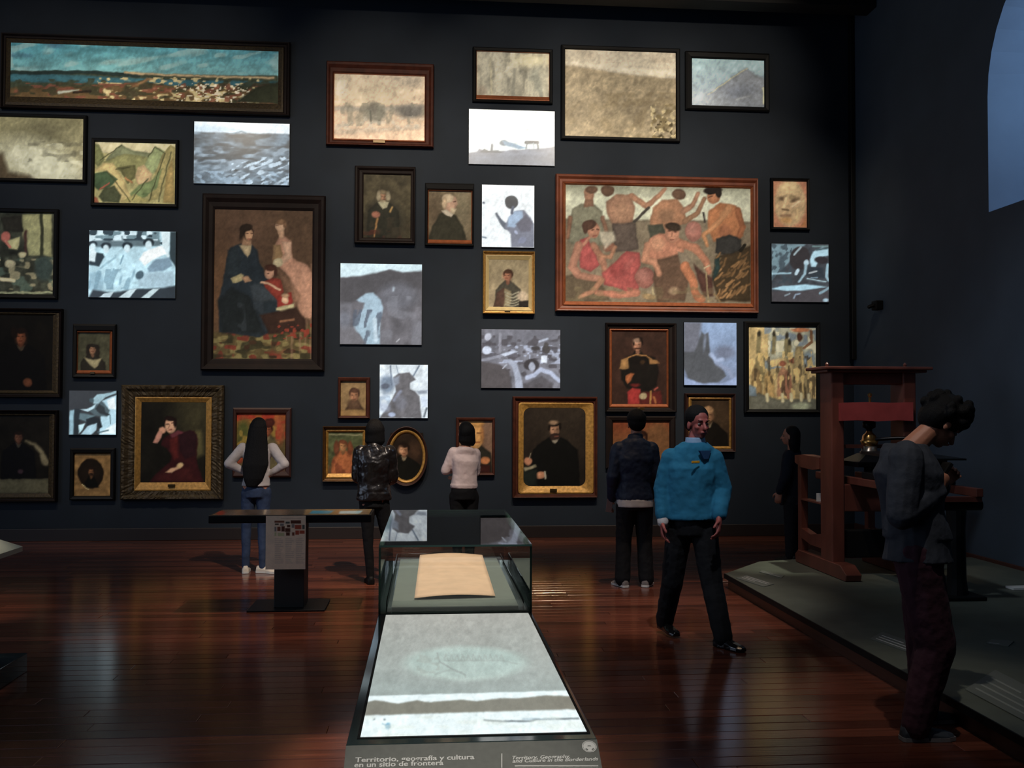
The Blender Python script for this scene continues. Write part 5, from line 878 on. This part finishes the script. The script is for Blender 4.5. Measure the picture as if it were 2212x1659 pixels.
bm = bmesh.new(); loft(bm, [[Vector((4.0+a*.42, y, 1.22)) for a, y in ((0, 8.9), (1, 8.9), (1, 9.3), (0, 9.3))], [Vector((4.12+a*.18, y, 1.29)) for a, y in ((0, 9.0), (1, 9.0), (1, 9.2), (0, 9.2))]]); box(bm, 3.98, 8.88, 1.17, 4.44, 9.32, 1.22, bev=.006); cobj('platen', bm, M['iron'])
cobj('crossbeam', BX(3.925, 9.1, 1.34, 4.51, 9.16, 1.375), M['pw']); cobj('winter_beam', BX(3.925, 9.06, .74, 4.51, 9.32, 1.0, bev=.01), M['pw'])
cobj('lower_beam', BX(3.925, 9.1, .30, 4.51, 9.22, .56, bev=.01), M['black'])
bm = bmesh.new()
for x in (3.98, 4.40): box(bm, x, 7.62, 1.0, x+.06, 9.9, 1.07, bev=.006)
for y in (7.64, 8.3): box(bm, 3.98, y, .96, 4.46, y+.08, 1.0)
cobj('bed_rails', bm, M['pw']); cobj('carriage', BX(4.0, 8.0, 1.072, 4.44, 8.85, 1.13, bev=.006), M['black'])
bm = bmesh.new(); cyl(bm, (3.96, 7.72, .93), (4.49, 7.72, .93), .045); cobj('roller', bm, M['black'], True)
bm = bmesh.new(); cyl(bm, (4.02, 8.2, 1.19), (4.42, 8.2, 1.19), .065); cobj('drum', bm, M['iron'], True)
bm = bmesh.new(); pr = [(7.85, 1.285), (7.85, 1.30), (8.75, 1.325), (8.75, 1.30)]; loft(bm, [[Vector((3.95, y, z)) for y, z in pr], [Vector((4.45, y, z)) for y, z in pr]]); box(bm, 4.0, 8.1, 1.13, 4.03, 8.3, 1.30); box(bm, 4.39, 8.1, 1.13, 4.42, 8.3, 1.30); cobj('tympan', bm, M['blackm'])
bm = bmesh.new(); loft(bm, [ell_ring((4.40, 7.93, z), r, r, 12) for z, r in ((.17, .09), (.3, .075), (.7, .07), (.96, .085))]); box(bm, 4.22, 7.78, .137, 4.58, 8.08, .17, bev=.01); cobj('leg', bm, M['black'])
cobj('paper_tag', BX(3.83, 9.5, .80, 3.90, 9.503, .88), M['print']); cobj('tag_shelf', BX(3.80, 9.33, .785, 3.90, 9.84, .80), M['pw'])
p = on(0, 1903, 660, RW); bm = BX(-.10, -.07, -.06, 0, .07, .06, bev=.012); tube(bm, [(-.10, 0, 0), (-.16, 0, -.02)], .025)
o = obj('wall_device', bm, M['black'], None); o.location = p; tag(o, 'small dark fixture mounted high on the blue right wall', 'fixture')

# ================================================================ PEOPLE
def remesh(o, vs, sm=3, wr=None):
    m = o.modifiers.new('remesh', 'REMESH'); m.mode = 'VOXEL'; m.voxel_size = vs; m.use_smooth_shade = True
    if sm: s = o.modifiers.new('smooth', 'SMOOTH'); s.factor = .5; s.iterations = sm
    if wr:
        tx = bpy.data.textures.get('folds_%g' % wr[1]) or bpy.data.textures.new('folds_%g' % wr[1], 'CLOUDS'); tx.noise_scale = wr[1]; tx.noise_depth = 2
        d = o.modifiers.new('folds', 'DISPLACE'); d.texture = tx; d.strength = wr[0]; d.mid_level = .5; d.texture_coords = 'LOCAL'
    return o
def hand(bm, wr, d, pn, side, s=1.0, curl=.5):
    """d towards fingers, pn out of the palm, side towards the thumb"""
    wr, d, pn, side = Vector(wr), Vector(d).normalized(), Vector(pn).normalized(), Vector(side).normalized()
    side = (side-d*side.dot(d)).normalized(); pn = d.cross(side)*(1 if d.cross(side).dot(pn) > 0 else -1)
    capsule(bm, wr-d*.02*s, wr+d*.035*s, .026*s, .034*s, 12, .62, side=pn)
    capsule(bm, wr+d*.03*s, wr+d*.075*s, .037*s, .038*s, 12, .42, side=pn)
    for k, (off, ln) in enumerate(((.030, .068), (.010, .078), (-.010, .072), (-.029, .056))):
        p = wr+d*.078*s+side*off*s; a = 0; dirv = d+side*off*2
        for j, f in enumerate((.45, .32, .25)):
            a += curl*(.55 if j == 0 else .8); q = p+(dirv*math.cos(a)+pn*math.sin(a)).normalized()*ln*f*s
            r = (.0092-.0009*j)*s; capsule(bm, p, q, r, r*.93, 8); p = q
    p = wr+d*.025*s+side*.026*s; q = p+(d*.6+side*.75+pn*.25).normalized()*.042*s; capsule(bm, p, q, .013*s, .0105*s, 8)
    r = q+(d*.9+side*.15+pn*(.2+curl*.5)).normalized()*.034*s; capsule(bm, q, r, .0105*s, .009*s, 8)
def human(label, loc, rz, H, J=None, skin='skin', top=None, pants=None, shoe=None, hair='short', look=(0, 1, 0), hup=(0, 0, 1), vox=.007, handd=None, belly=1.0, sw=1.0, curl=.5, face=True, hairm='hair', name='person', hs=1.0):
    k = H/1.70
    D = dict(head=(0, .015, 1.585), neck=(0, -.02, 1.43), chest=(0, -.01, 1.25), waist=(0, 0, 1.04), pel=(0, 0, .90), shR=(.175, -.015, 1.39), shL=(-.175, -.015, 1.39),
             elR=(.225, -.03, 1.11), elL=(-.225, -.03, 1.11), wrR=(.235, .04, .87), wrL=(-.235, .04, .87), hiR=(.09, 0, .88), hiL=(-.09, 0, .88), knR=(.10, .02, .48), knL=(-.10, .02, .48),
             anR=(.105, -.03, .09), anL=(-.105, -.03, .09), toR=(.12, .13, .03), toL=(-.12, .13, .03))
    D = {a: Vector(b)*k for a, b in D.items()}
    for a, b in (J or {}).items(): D[a] = Vector(b)
    J = D; t = thing(name, label, 'person', loc, rz)
    f = Vector(look).normalized(); u = Vector(hup).normalized(); r = f.cross(u).normalized(); u = r.cross(f)
    HM = Matrix(((r.x, f.x, u.x, J['head'].x), (r.y, f.y, u.y, J['head'].y), (r.z, f.z, u.z, J['head'].z), (0, 0, 0, 1)))
    hq = HM.to_3x3().to_4x4()
    def hp(x, y, z): return HM @ Vector((x*k, y*k, z*k))
    def hb(bm, c, rx, ry, rz_, n=16):
        rr = bmesh.ops.create_uvsphere(bm, u_segments=n, v_segments=12, radius=1)
        bmesh.ops.transform(bm, matrix=HM @ Matrix.LocRotScale(Vector(c)*k, None, Vector((rx, ry, rz_))*k), verts=rr['verts'])
    # --- body, one surface
    bm = bmesh.new()
    hb(bm, (0, -.012, .035), .073, .092, .082); hb(bm, (0, .022, -.035), .054, .066, .075); hb(bm, (0, .055, -.085), .025, .024, .02)
    capsule(bm, hp(0, .082, .012), hp(0, .106, -.032), .009*k, .014*k, 8); capsule(bm, hp(-.03, .075, .022), hp(.03, .075, .022), .012*k, .012*k, 8)
    for s in (-1, 1):
        hb(bm, (.073*s, -.008, -.015), .011, .02, .032); hb(bm, (.038*s, .055, -.025), .02, .022, .018)
    capsule(bm, hp(-.018, .086, -.062), hp(.018, .086, -.062), .008*k, .008*k, 8)
    capsule(bm, J['neck']-Vector((0, 0, .05*k)), hp(0, -.022, -.06), .060*k, .052*k, 12)
    ax = (J['shR']-J['shL']).normalized(); hx = (J['hiR']-J['hiL']).normalized(); up = Vector((0, 0, 1)); fw = up.cross(ax).normalized()
    def torso(bm, g, gz=0, low=True, w=1.0, dd=1.0):
        R_ = []
        T = [(J['neck']+up*.0, .062, .060), (J['neck']-up*.035*k, .11*sw, .075), ((J['shR']+J['shL'])/2-up*.03*k, .160*sw, .090), (J['chest'], .158*sw, .112), (J['waist'], .132*w, .098*belly), (J['pel']+up*.04*k, .150*w, .112*belly), (J['pel']-up*.07*k, .145*w, .112)]
        if not low: T = T[:-1]
        for i, (c, a, b) in enumerate(T):
            x_ = ax if i < 4 else hx; y_ = up.cross(x_).normalized(); R_.append(ell_ring(c, (a*k+g), (b*k*dd+g), 20, u=x_, v=y_, sq=2.3))
        loft(bm, R_)
    torso(bm, -.008)
    for s in 'RL':
        capsule(bm, J['sh'+s], J['el'+s], .046*k, .037*k); capsule(bm, J['el'+s], J['wr'+s], .037*k, .024*k)
        capsule(bm, J['hi'+s], J['kn'+s], .078*k, .050*k); capsule(bm, J['kn'+s], J['an'+s], .050*k, .026*k); capsule(bm, J['an'+s], J['an'+s].lerp(J['to'+s], .3)-Vector((0, 0, .02)), .022*k, .012*k)
        dd = (handd or {}).get(s)
        if dd: hand(bm, J['wr'+s], *dd, s=k, curl=curl)
        else:
            d_ = (J['wr'+s]-J['el'+s]).normalized(); sg = 1 if s == 'R' else -1; hand(bm, J['wr'+s], d_*.6+Vector((0, 0, -.5)), ax*-sg, fw, s=k*1.12, curl=curl)
    remesh(obj('body', bm, M[skin], t), vox, 2)
    # --- eyes, lips
    if face:
        for s in (-1, 1):
            b = bmesh.new(); hb(b, (.031*s, .070, .0), .0125, .0125, .009, 12); e = obj('eye', b, M['eye'], t, True)
            b = bmesh.new(); hb(b, (.031*s, .0805, .0), .006, .004, .006, 8); obj('iris', b, M['iris'], e, True)
            b = bmesh.new(); capsule(b, hp(.018*s, .090, .024), hp(.046*s, .080, .026), .004*k, .003*k, 8); obj('eyebrow', b, M[hairm], t, True)
        b = bmesh.new(); capsule(b, hp(-.02, .090, -.060), hp(.02, .090, -.060), .005*k, .005*k, 8); obj('lips', b, M['lips'], t, True)
    # --- hair
    b = bmesh.new(); hb(b, (0, -.028, .050), .083*hs, .092*hs, .083*hs)
    if hair in ('short', 'mop'):
        hb(b, (0, -.055, .01), .076*hs, .062*hs, .075*hs)
        if hair == 'mop':
            rr = random.Random(11)
            for q in range(46):
                a = rr.random()*2*PI; e = rr.random()*1.25; c = (.088*hs*math.sin(a)*math.cos(e*.8), .092*hs*math.cos(a)*math.cos(e*.8)-.025, .050+.088*hs*math.sin(e)-(.03 if math.cos(a) < 0 else 0)); hb(b, c, .024, .026, .028, 8)
            for q in range(14): hb(b, (-.065+.01*q, .085-abs(q-6.5)*.003, .045+rr.random()*.02), .016, .022, .028, 8)
    if hair == 'long':
        hb(b, (0, -.055, .005), .100, .072, .11)
        a0 = HM @ Vector((0, -.075*k, -.02*k)); z0 = J['neck'].z
        loft(b, [ell_ring(a0+Vector((0, 0, .02)), .100*k, .055*k, 14, u=ax, v=fw), ell_ring((a0.x, a0.y-.03, z0-.05), .125*k, .045*k, 14, u=ax, v=fw), ell_ring((a0.x-.005, a0.y-.06, z0-.22), .145*k, .036*k, 14, u=ax, v=fw),
                 ell_ring((a0.x-.02, a0.y-.075, z0-.36), .11*k, .028*k, 14, u=ax, v=fw), ell_ring((a0.x-.035, a0.y-.08, z0-.44), .06*k, .018*k, 14, u=ax, v=fw)])
    if hair in ('bob', 'shoulder'):
        dz = .10 if hair == 'bob' else .19
        hb(b, (0, -.055, .01), .100, .078, .112); a0 = HM @ Vector((0, -.055*k, -.04*k))
        loft(b, [ell_ring(a0+Vector((0, 0, .03)), .098*k, .074*k, 14, u=ax, v=fw), ell_ring(a0-Vector((0, 0, .06)), .104*k, .072*k, 14, u=ax, v=fw), ell_ring(a0-Vector((0, .012, dz)), .07*k, .045*k, 14, u=ax, v=fw)])
    if hair == 'bun': hb(b, (0, -.10, .03), .035, .035, .035)
    remesh(obj('hair', b, M[hairm], t), vox, 1)
    # --- clothes
    if top:
        g = top.get('g', .016); zh = top['hem']; b = bmesh.new(); torso(b, g, low=False, w=top.get('w', 1.0), dd=top.get('dd', 1.0))
        pc = J['pel']; wz = top.get('w', 1.0); x_ = hx; y_ = up.cross(hx).normalized()
        h0 = pc+up*.06*k; loft(b, [ell_ring(h0, .150*k*wz+g, .112*k*belly+g, 20, u=x_, v=y_, sq=2.3), ell_ring((pc.x, pc.y, zh), (.150*k*wz+g)*top.get('flare', 1.02), (.115*k*belly+g)*top.get('flare', 1.02), 20, u=x_, v=y_, sq=2.3)])
        for s in 'RL':
            capsule(b, J['sh'+s]-up*.01, J['el'+s], (.052*k+g), (.042*k+g)); e = J['wr'+s]; cut = top.get('sleeve', .96); capsule(b, J['el'+s], J['el'+s].lerp(e, cut), (.042*k+g), (.030*k+g*.8))
        remesh(obj(top['name'], b, top['m'], t), vox*1.2, 2, top.get('wr', (.012, .07)))
        if top.get('collar'):
            b = bmesh.new(); nd = (J['head']-J['neck']).normalized(); nv = nd.cross(ax).normalized(); loft(b, [ell_ring(J['neck']-nd*.03, .086*k, .080*k, 18, u=ax, v=nv), ell_ring(J['neck']+nd*.035, .070*k, .068*k, 18, u=ax, v=nv)]); remesh(obj('collar', b, top['collar'], t), vox, 2)
        for hname, hm, z0, z1 in top.get('bands', ()):
            b = bmesh.new(); loft(b, [ell_ring((pc.x, pc.y, z0), .150*k*wz+g+.004, .115*k*belly+g+.004, 20, u=x_, v=y_, sq=2.3), ell_ring((pc.x, pc.y, z1), .150*k*wz+g, .115*k*belly+g, 20, u=x_, v=y_, sq=2.3)]); remesh(obj(hname, b, hm, t), vox, 1)
        for nm, mm, s in top.get('cuffs', ()):
            b = bmesh.new(); e = J['wr'+s]; d_ = (e-J['el'+s]).normalized(); capsule(b, e-d_*.035, e+d_*.012, .044*k, .042*k); remesh(obj(nm, b, mm, t), vox, 1)
    if pants:
        g = pants.get('g', .014); b = bmesh.new(); x_ = hx; y_ = up.cross(hx).normalized(); pc = J['pel']
        gh = min(g, .012); loft(b, [ell_ring(pc+up*.09*k, .125*k+gh, .095*k*belly+gh, 20, u=x_, v=y_), ell_ring(pc, .142*k+gh, .112*k*belly+gh, 20, u=x_, v=y_), ell_ring(pc-up*.09*k, .140*k+gh, .11*k+gh, 20, u=x_, v=y_)])
        for s in 'RL':
            capsule(b, J['hi'+s], J['kn'+s], .085*k+g*.6, .054*k+g); a = J['an'+s]; capsule(b, J['kn'+s], a-Vector((0, 0, .022)), .054*k+g, .040*k+g*pants.get('fl', 1.0))
        remesh(obj('trousers', b, pants['m'], t), vox*1.2, 2, pants.get('wr', (.010, .06)))
    if shoe:
        for s in 'RL':
            a, o_ = J['an'+s], J['to'+s]; z0 = a.z-.09*k; b = bmesh.new(); d_ = Vector((o_.x-a.x, o_.y-a.y, 0)).normalized(); sd = Vector((-d_.y, d_.x, 0))
            lift = o_.z-.03*k-z0; R_ = []
            for q, (tt, wd, hh) in enumerate(((-.075, .02, .05), (-.065, .034, .075), (-.02, .037, .085), (.04, .038, .07), (.10, .046, .05), (.15, .044, .04), (.185, .028, .03))):
                c = Vector((a.x, a.y, 0))+d_*tt*k; zb = z0+lift*max(0, (tt/.17)); R_.append([c+sd*wd*k+Vector((0, 0, zb)), c+sd*wd*k+Vector((0, 0, zb+hh*.55*k)), c+sd*wd*.5*k+Vector((0, 0, zb+hh*k)), c-sd*wd*.5*k+Vector((0, 0, zb+hh*k)), c-sd*wd*k+Vector((0, 0, zb+hh*.55*k)), c-sd*wd*k+Vector((0, 0, zb))])
            loft(b, R_); so = remesh(obj('shoe', b, shoe['m'], t), .005, 2)
            if shoe.get('sole'):
                b = bmesh.new(); R2 = []
                for tt, wd in ((-.078, .022), (-.066, .036), (0, .038), (.05, .039), (.10, .048), (.15, .046), (.19, .028)):
                    c = Vector((a.x, a.y, 0))+d_*tt*k; zb = z0+lift*max(0, (tt/.17)); R2.append([c+sd*wd*k+Vector((0, 0, zb)), c+sd*wd*k+Vector((0, 0, zb+.02)), c-sd*wd*k+Vector((0, 0, zb+.02)), c-sd*wd*k+Vector((0, 0, zb))])
                loft(b, R2); obj('sole', b, shoe['sole'], so)
    return t, J, HM
class Pose:
    """turns photo pixels into joint positions in a person's own frame"""
    def __init__(s, X, Y, rz): s.X, s.Y, s.rz = X, Y, rz
    def __call__(s, px, py, dy=0.0):
        p = on(1, px, py, s.Y+dy)-np.array([s.X, s.Y, 0]); c, q = math.cos(-s.rz), math.sin(-s.rz)
        return Vector((p[0]*c-p[1]*q, p[0]*q+p[1]*c, p[2]))
def rad(a): return math.radians(a)
# 1 long-haired woman, hands on hips
p = Pose(-1.86, 10.45, rad(-4))
J = dict(head=p(560, 927, .03), neck=p(556, 958, 0), chest=p(555, 988, 0), waist=p(555, 1020, 0), pel=p(553, 1056, 0), shL=p(525, 966, 0), shR=p(588, 966, 0), elL=p(494, 1002, -.06), elR=p(615, 1003, -.06), wrL=p(527, 1018, -.02), wrR=p(585, 1023, -.02),
         hiL=p(538, 1064, 0), hiR=p(570, 1064, 0), knL=p(532, 1140, .02), knR=p(567, 1140, .02), anL=p(531, 1216, 0), anR=p(568, 1217, -.02))
J['toL'] = J['anL']+Vector((-.03, .15, -.06)); J['toR'] = J['anR']+Vector((.15, -.03, -.06))
J['anL'].z = J['anR'].z = .088; J['toL'].z = J['toR'].z = .03
jeans = cloth('blue_jeans', (44, 58, 84), .8, .3)
human('woman with waist-length black hair, light grey top, jeans and white sneakers, hands on hips', (p.X, p.Y, 0), p.rz, 1.60, J, top=dict(name='sweater', m=cloth('light_grey_knit', (176, 168, 166)), hem=p(553, 1049, 0).z, g=.010, w=.95, wr=(.008, .06)), pants=dict(m=jeans, g=.002), shoe=dict(m=mat('white_canvas', (206, 196, 180), .7), sole=M['print']), hair='long', sw=.88,
      handd=dict(L=((.5, .3, -.6), (1, 0, 0), (0, 1, .2)), R=((-.5, .3, -.6), (-1, 0, 0), (0, 1, .2))), vox=.008, face=False)
# 2 leather jacket
p = Pose(-.56, 9.72, rad(8))
J = dict(head=p(809, 932, .05), neck=p(808, 962, 0), chest=p(808, 1000, 0), waist=p(807, 1040, 0), pel=p(808, 1076, 0), shL=p(778, 975, 0), shR=p(841, 975, 0), elL=p(773, 1030, .02), elR=p(848, 1032, .02), wrL=p(786, 1040, .22), wrR=p(836, 1042, .22),
         hiL=p(793, 1084, 0), hiR=p(824, 1084, 0), knL=p(795, 1168, .0), knR=p(836, 1166, .06), anL=p(800, 1246, 0), anR=p(838, 1244, .1))
J['anL'].z = J['anR'].z = .09; J['toL'] = J['anL']+Vector((-.01, .16, -.06)); J['toR'] = J['anR']+Vector((.05, .15, -.06))
leather = mat('black_leather', (24, 21, 21), .28, noise=.3, nscale=14, bump=.5, bscale=16, spec=.6)
human('person in a glossy black leather jacket, left of the glass box', (p.X, p.Y, 0), p.rz, 1.63, J, top=dict(name='leather_jacket', m=leather, hem=p(808, 1080, 0).z, g=.022, collar=leather, wr=(.022, .06)), pants=dict(m=cloth('black_denim', (13, 13, 15)), g=.0), shoe=dict(m=M['black']), hair='bob', vox=.008, face=False)
# 3 white shirt
p = Pose(.37, 10.65, rad(28))
J = dict(head=p(1004, 935, .05), neck=p(1006, 965, 0), chest=p(1005, 995, 0), waist=p(1004, 1025, 0), pel=p(1002, 1062, 0), shL=p(980, 975, .0), shR=p(1027, 978, .06), elL=p(962, 1016, .02), elR=p(1028, 1020, .14), wrL=p(990, 1012, .24), wrR=p(992, 1020, .26),
         hiL=p(987, 1072, 0), hiR=p(1018, 1072, .04), knL=p(988, 1140, .02), knR=p(1016, 1140, .05), anL=p(988, 1210, 0), anR=p(1014, 1210, .04))
J['anL'].z = J['anR'].z = .088; J['toL'] = J['anL']+Vector((-.01, .15, -.06)); J['toR'] = J['anR']+Vector((.02, .15, -.06))
human('woman in a white shirt and black trousers with folded arms, behind the glass box', (p.X, p.Y, 0), p.rz, 1.58, J, top=dict(name='white_shirt', m=cloth('white_shirt', (218, 196, 190)), hem=p(1002, 1047, 0).z, g=.012, w=.98, wr=(.010, .05), sleeve=.9), pants=dict(m=cloth('black_trousers', (12, 12, 13)), g=.012), shoe=dict(m=M['black']), hair='bob', vox=.008, sw=.95, face=False)
# 4 navy jacket
p = Pose(1.99, 9.42, rad(-2))
J = dict(head=p(1374, 915, .03), neck=p(1372, 946, 0), chest=p(1370, 990, 0), waist=p(1370, 1040, 0), pel=p(1371, 1080, 0), shL=p(1336, 968, 0), shR=p(1407, 968, 0), elL=p(1325, 1030, -.02), elR=p(1414, 1028, .0), wrL=p(1322, 1078, .10), wrR=p(1408, 1070, .18),
         hiL=p(1352, 1092, 0), hiR=p(1390, 1092, 0), knL=p(1347, 1170, .02), knR=p(1392, 1170, .02), anL=p(1345, 1250, -.03), anR=p(1396, 1250, -.03))
J['anL'].z = J['anR'].z = .095; J['toL'] = J['anL']+Vector((-.05, .15, -.065)); J['toR'] = J['anR']+Vector((.06, .15, -.065))
navy = cloth('navy_jacket', (24, 34, 54), .6, .3); wh = cloth('white_tee', (196, 190, 186))
t4, J4, _ = human('man in a navy jacket over a white hem and baggy black trousers, seen from behind', (p.X, p.Y, 0), p.rz, 1.70, J, top=dict(name='jacket', m=navy, hem=p(1371, 1080, 0).z, g=.024, collar=navy, bands=(('white_hem', wh, p(1371, 1094, 0).z, p(1371, 1076, 0).z),), wr=(.018, .08)), pants=dict(m=cloth('black_baggy', (15, 16, 19)), g=.022, fl=1.6), shoe=dict(m=mat('grey_sneaker', (120, 112, 108), .6), sole=M['print']), hair='short', vox=.008, sw=1.05, face=False, hs=1.15, handd=dict(L=((-.1, .35, -.8), (.9, .3, 0), (.2, .9, 0))))
bm = bmesh.new(); c = Vector(on(1, 1316, 1094, 9.50)); loft(bm, [[c+Vector(q) for q in ((-.035, -.004, -.05), (.02, -.004, -.06), (.035, -.004, .07), (-.02, -.004, .075))], [c+Vector(q) for q in ((-.035, .004, -.05), (.02, .004, -.06), (.035, .004, .07), (-.02, .004, .075))]])
o = obj('folded_leaflet', bm, mat('leaflet_paper', (150, 120, 110), .7), None); tag(o, 'folded leaflet held in the left hand of the man in the navy jacket', 'leaflet')
# 5 guard walking
p = Pose(1.97, 7.15, rad(-158))
J = dict(head=p(1508, 915, -.02), neck=p(1500, 955, 0), chest=p(1494, 1010, 0), waist=p(1492, 1075, 0), pel=p(1494, 1128, 0), shR=p(1452, 988, .05), shL=p(1540, 990, -.04), elR=p(1432, 1055, .06), elL=p(1560, 1060, -.04), wrR=p(1432, 1124, -.02), wrL=p(1553, 1120, -.20),
         hiR=p(1468, 1142, .03), hiL=p(1520, 1142, -.03), knR=p(1452, 1255, .10), knL=p(1538, 1262, -.08), anR=p(1436, 1350, .26), anL=p(1562, 1374, -.22))
J['anR'].z = .12; J['anL'].z = .095; J['toR'] = J['anR']+Vector((.02, .15, -.075)); J['toL'] = J['anL']+Vector((-.03, .16, -.06))
blue = cloth('blue_sweater', (30, 98, 128), .9, .12, bump=.4)
t5, J5, H5 = human('guard in a bright blue sweater and black trousers walking across the room', (p.X, p.Y, 0), p.rz, 1.72, J, skin='skin_r', top=dict(name='blue_sweater', m=blue, hem=p(1494, 1120, 0).z, g=.030, w=1.10, wr=(.02, .10), sleeve=.86, cuffs=(('shirt_cuff', wh, 'R'),), flare=.98), pants=dict(m=cloth('guard_trousers', (13, 14, 17)), g=.026, fl=1.1), shoe=dict(m=mat('polished_black_shoe', (14, 13, 13), .2, spec=.7)), hair='short', look=(.12, 1, -.05), vox=.007, belly=1.1, hs=1.06)
bm = bmesh.new(); loft(bm, [ell_ring(J5['neck']-Vector((0, -.012, .015)), .082, .075, 18), ell_ring(J5['neck']+Vector((0, .01, .035)), .072, .068, 18)]); remesh(obj('shirt_collar', bm, cloth('pale_blue_shirt', (130, 160, 190)), t5), .007, 2)
ch = J5['chest']+Vector((0, 0, .03)); bm = BX(ch.x+.045, ch.y+.148, ch.z+.01, ch.x+.115, ch.y+.156, ch.z+.028, bev=.003); obj('chest_badge', bm, mat('yellow_badge', (190, 140, 40), .5), t5)
bm = bmesh.new(); b0 = J5['chest']+Vector((-.01, .13, .10)); loft(bm, [[b0+Vector(q) for q in ((-.05, .0, .03), (.05, .0, .03), (.02, .018, -.03), (-.02, .018, -.03))], [b0+Vector(q) for q in ((-.05, .022, .03), (.05, .022, .03), (.02, .03, -.03), (-.02, .03, -.03))]]); obj('placket', bm, cloth('dark_blue_placket', (18, 50, 84)), t5)
# 6 woman in black
p = Pose(4.10, 10.88, rad(62))
J = dict(head=p(1706, 942, -.0), neck=p(1712, 972, .02), chest=p(1713, 1005, .02), waist=p(1712, 1040, .02), pel=p(1710, 1070, .02), shL=p(1704, 984, -.14), shR=p(1718, 984, .16), elL=p(1696, 1030, -.18), elR=p(1720, 1030, .2), wrL=p(1684, 1062, -.14), wrR=p(1700, 1060, .14),
         hiL=p(1708, 1080, -.07), hiR=p(1712, 1080, .10), knL=p(1706, 1140, -.07), knR=p(1712, 1140, .10), anL=p(1706, 1196, -.07), anR=p(1718, 1196, .10))
J['anL'].z = J['anR'].z = .088; J['toL'] = J['anL']+Vector((0, .15, -.06)); J['toR'] = J['anR']+Vector((.02, .15, -.06))
human('woman all in black with long dark hair, standing in shadow left of the printing press', (p.X, p.Y, 0), p.rz, 1.54, J, top=dict(name='black_coat', m=cloth('blue_black_coat', (20, 24, 34)), hem=p(1710, 1092, 0).z, g=.024, wr=(.014, .08)), pants=dict(m=cloth('dark_trousers', (14, 16, 22)), g=.012), shoe=dict(m=M['black']), hair='shoulder', vox=.008, sw=.95)
# 7 young man looking down
p = Pose(2.52, 4.98, rad(-84))
J = dict(head=p(2034, 915, 0), neck=p(1956, 958, 0), chest=p(1962, 1020, 0), waist=p(1972, 1105, 0), pel=p(1982, 1180, 0), shR=p(1958, 985, -.17), shL=p(1966, 980, .17), elR=p(1948, 1110, -.21), elL=p(1972, 1105, .20), wrR=p(2022, 1062, -.10), wrL=p(2030, 1050, .06),
         hiR=p(1980, 1200, -.09), hiL=p(1988, 1196, .09), knR=p(2020, 1395, -.08), knL=p(2000, 1385, .12), anR=p(1978, 1560, -.06), anL=p(1996, 1538, .20))
J['anR'].z = J['anL'].z = .095
J['toR'] = J['anR']+Vector((.02, .17, -.062)); J['toL'] = J['anL']+Vector((-.01, .17, -.062))
dj = cloth('charcoal_denim_jacket', (50, 54, 62), .8, .2, bump=.45)
t7, J7, H7 = human('young man with tousled black hair in a charcoal jacket, looking down at his hands', (p.X, p.Y, 0), p.rz, 1.78, J, top=dict(name='charcoal_jacket', m=dj, hem=p(1985, 1212, 0).z, g=.034, dd=1.18, flare=1.14, wr=(.014, .12)), pants=dict(m=cloth('maroon_trousers', (60, 32, 42), .85, .2), g=.046, fl=.7), shoe=dict(m=mat('dark_sneaker', (40, 46, 54), .7), sole=mat('grey_sole', (110, 108, 108), .6)), hair='mop', hs=1.22, look=(0, .72, -.70), hup=(0, .70, .72), vox=.006, curl=1.1,
                    handd=dict(R=((-.1, .5, .5), (-.9, 0, .3), (0, .4, 1)), L=((.1, .5, .5), (.9, 0, .3), (0, .4, 1))))
bm = BX(-.012, -.04, -.065, .012, .04, .065, bev=.005)
o = obj('phone', bm, M['black'], None); o.location = on(1, 2034, 1022, 4.94); o.rotation_euler = (0, rad(35), 0); tag(o, 'small dark object held at the chest by the young man', 'phone')
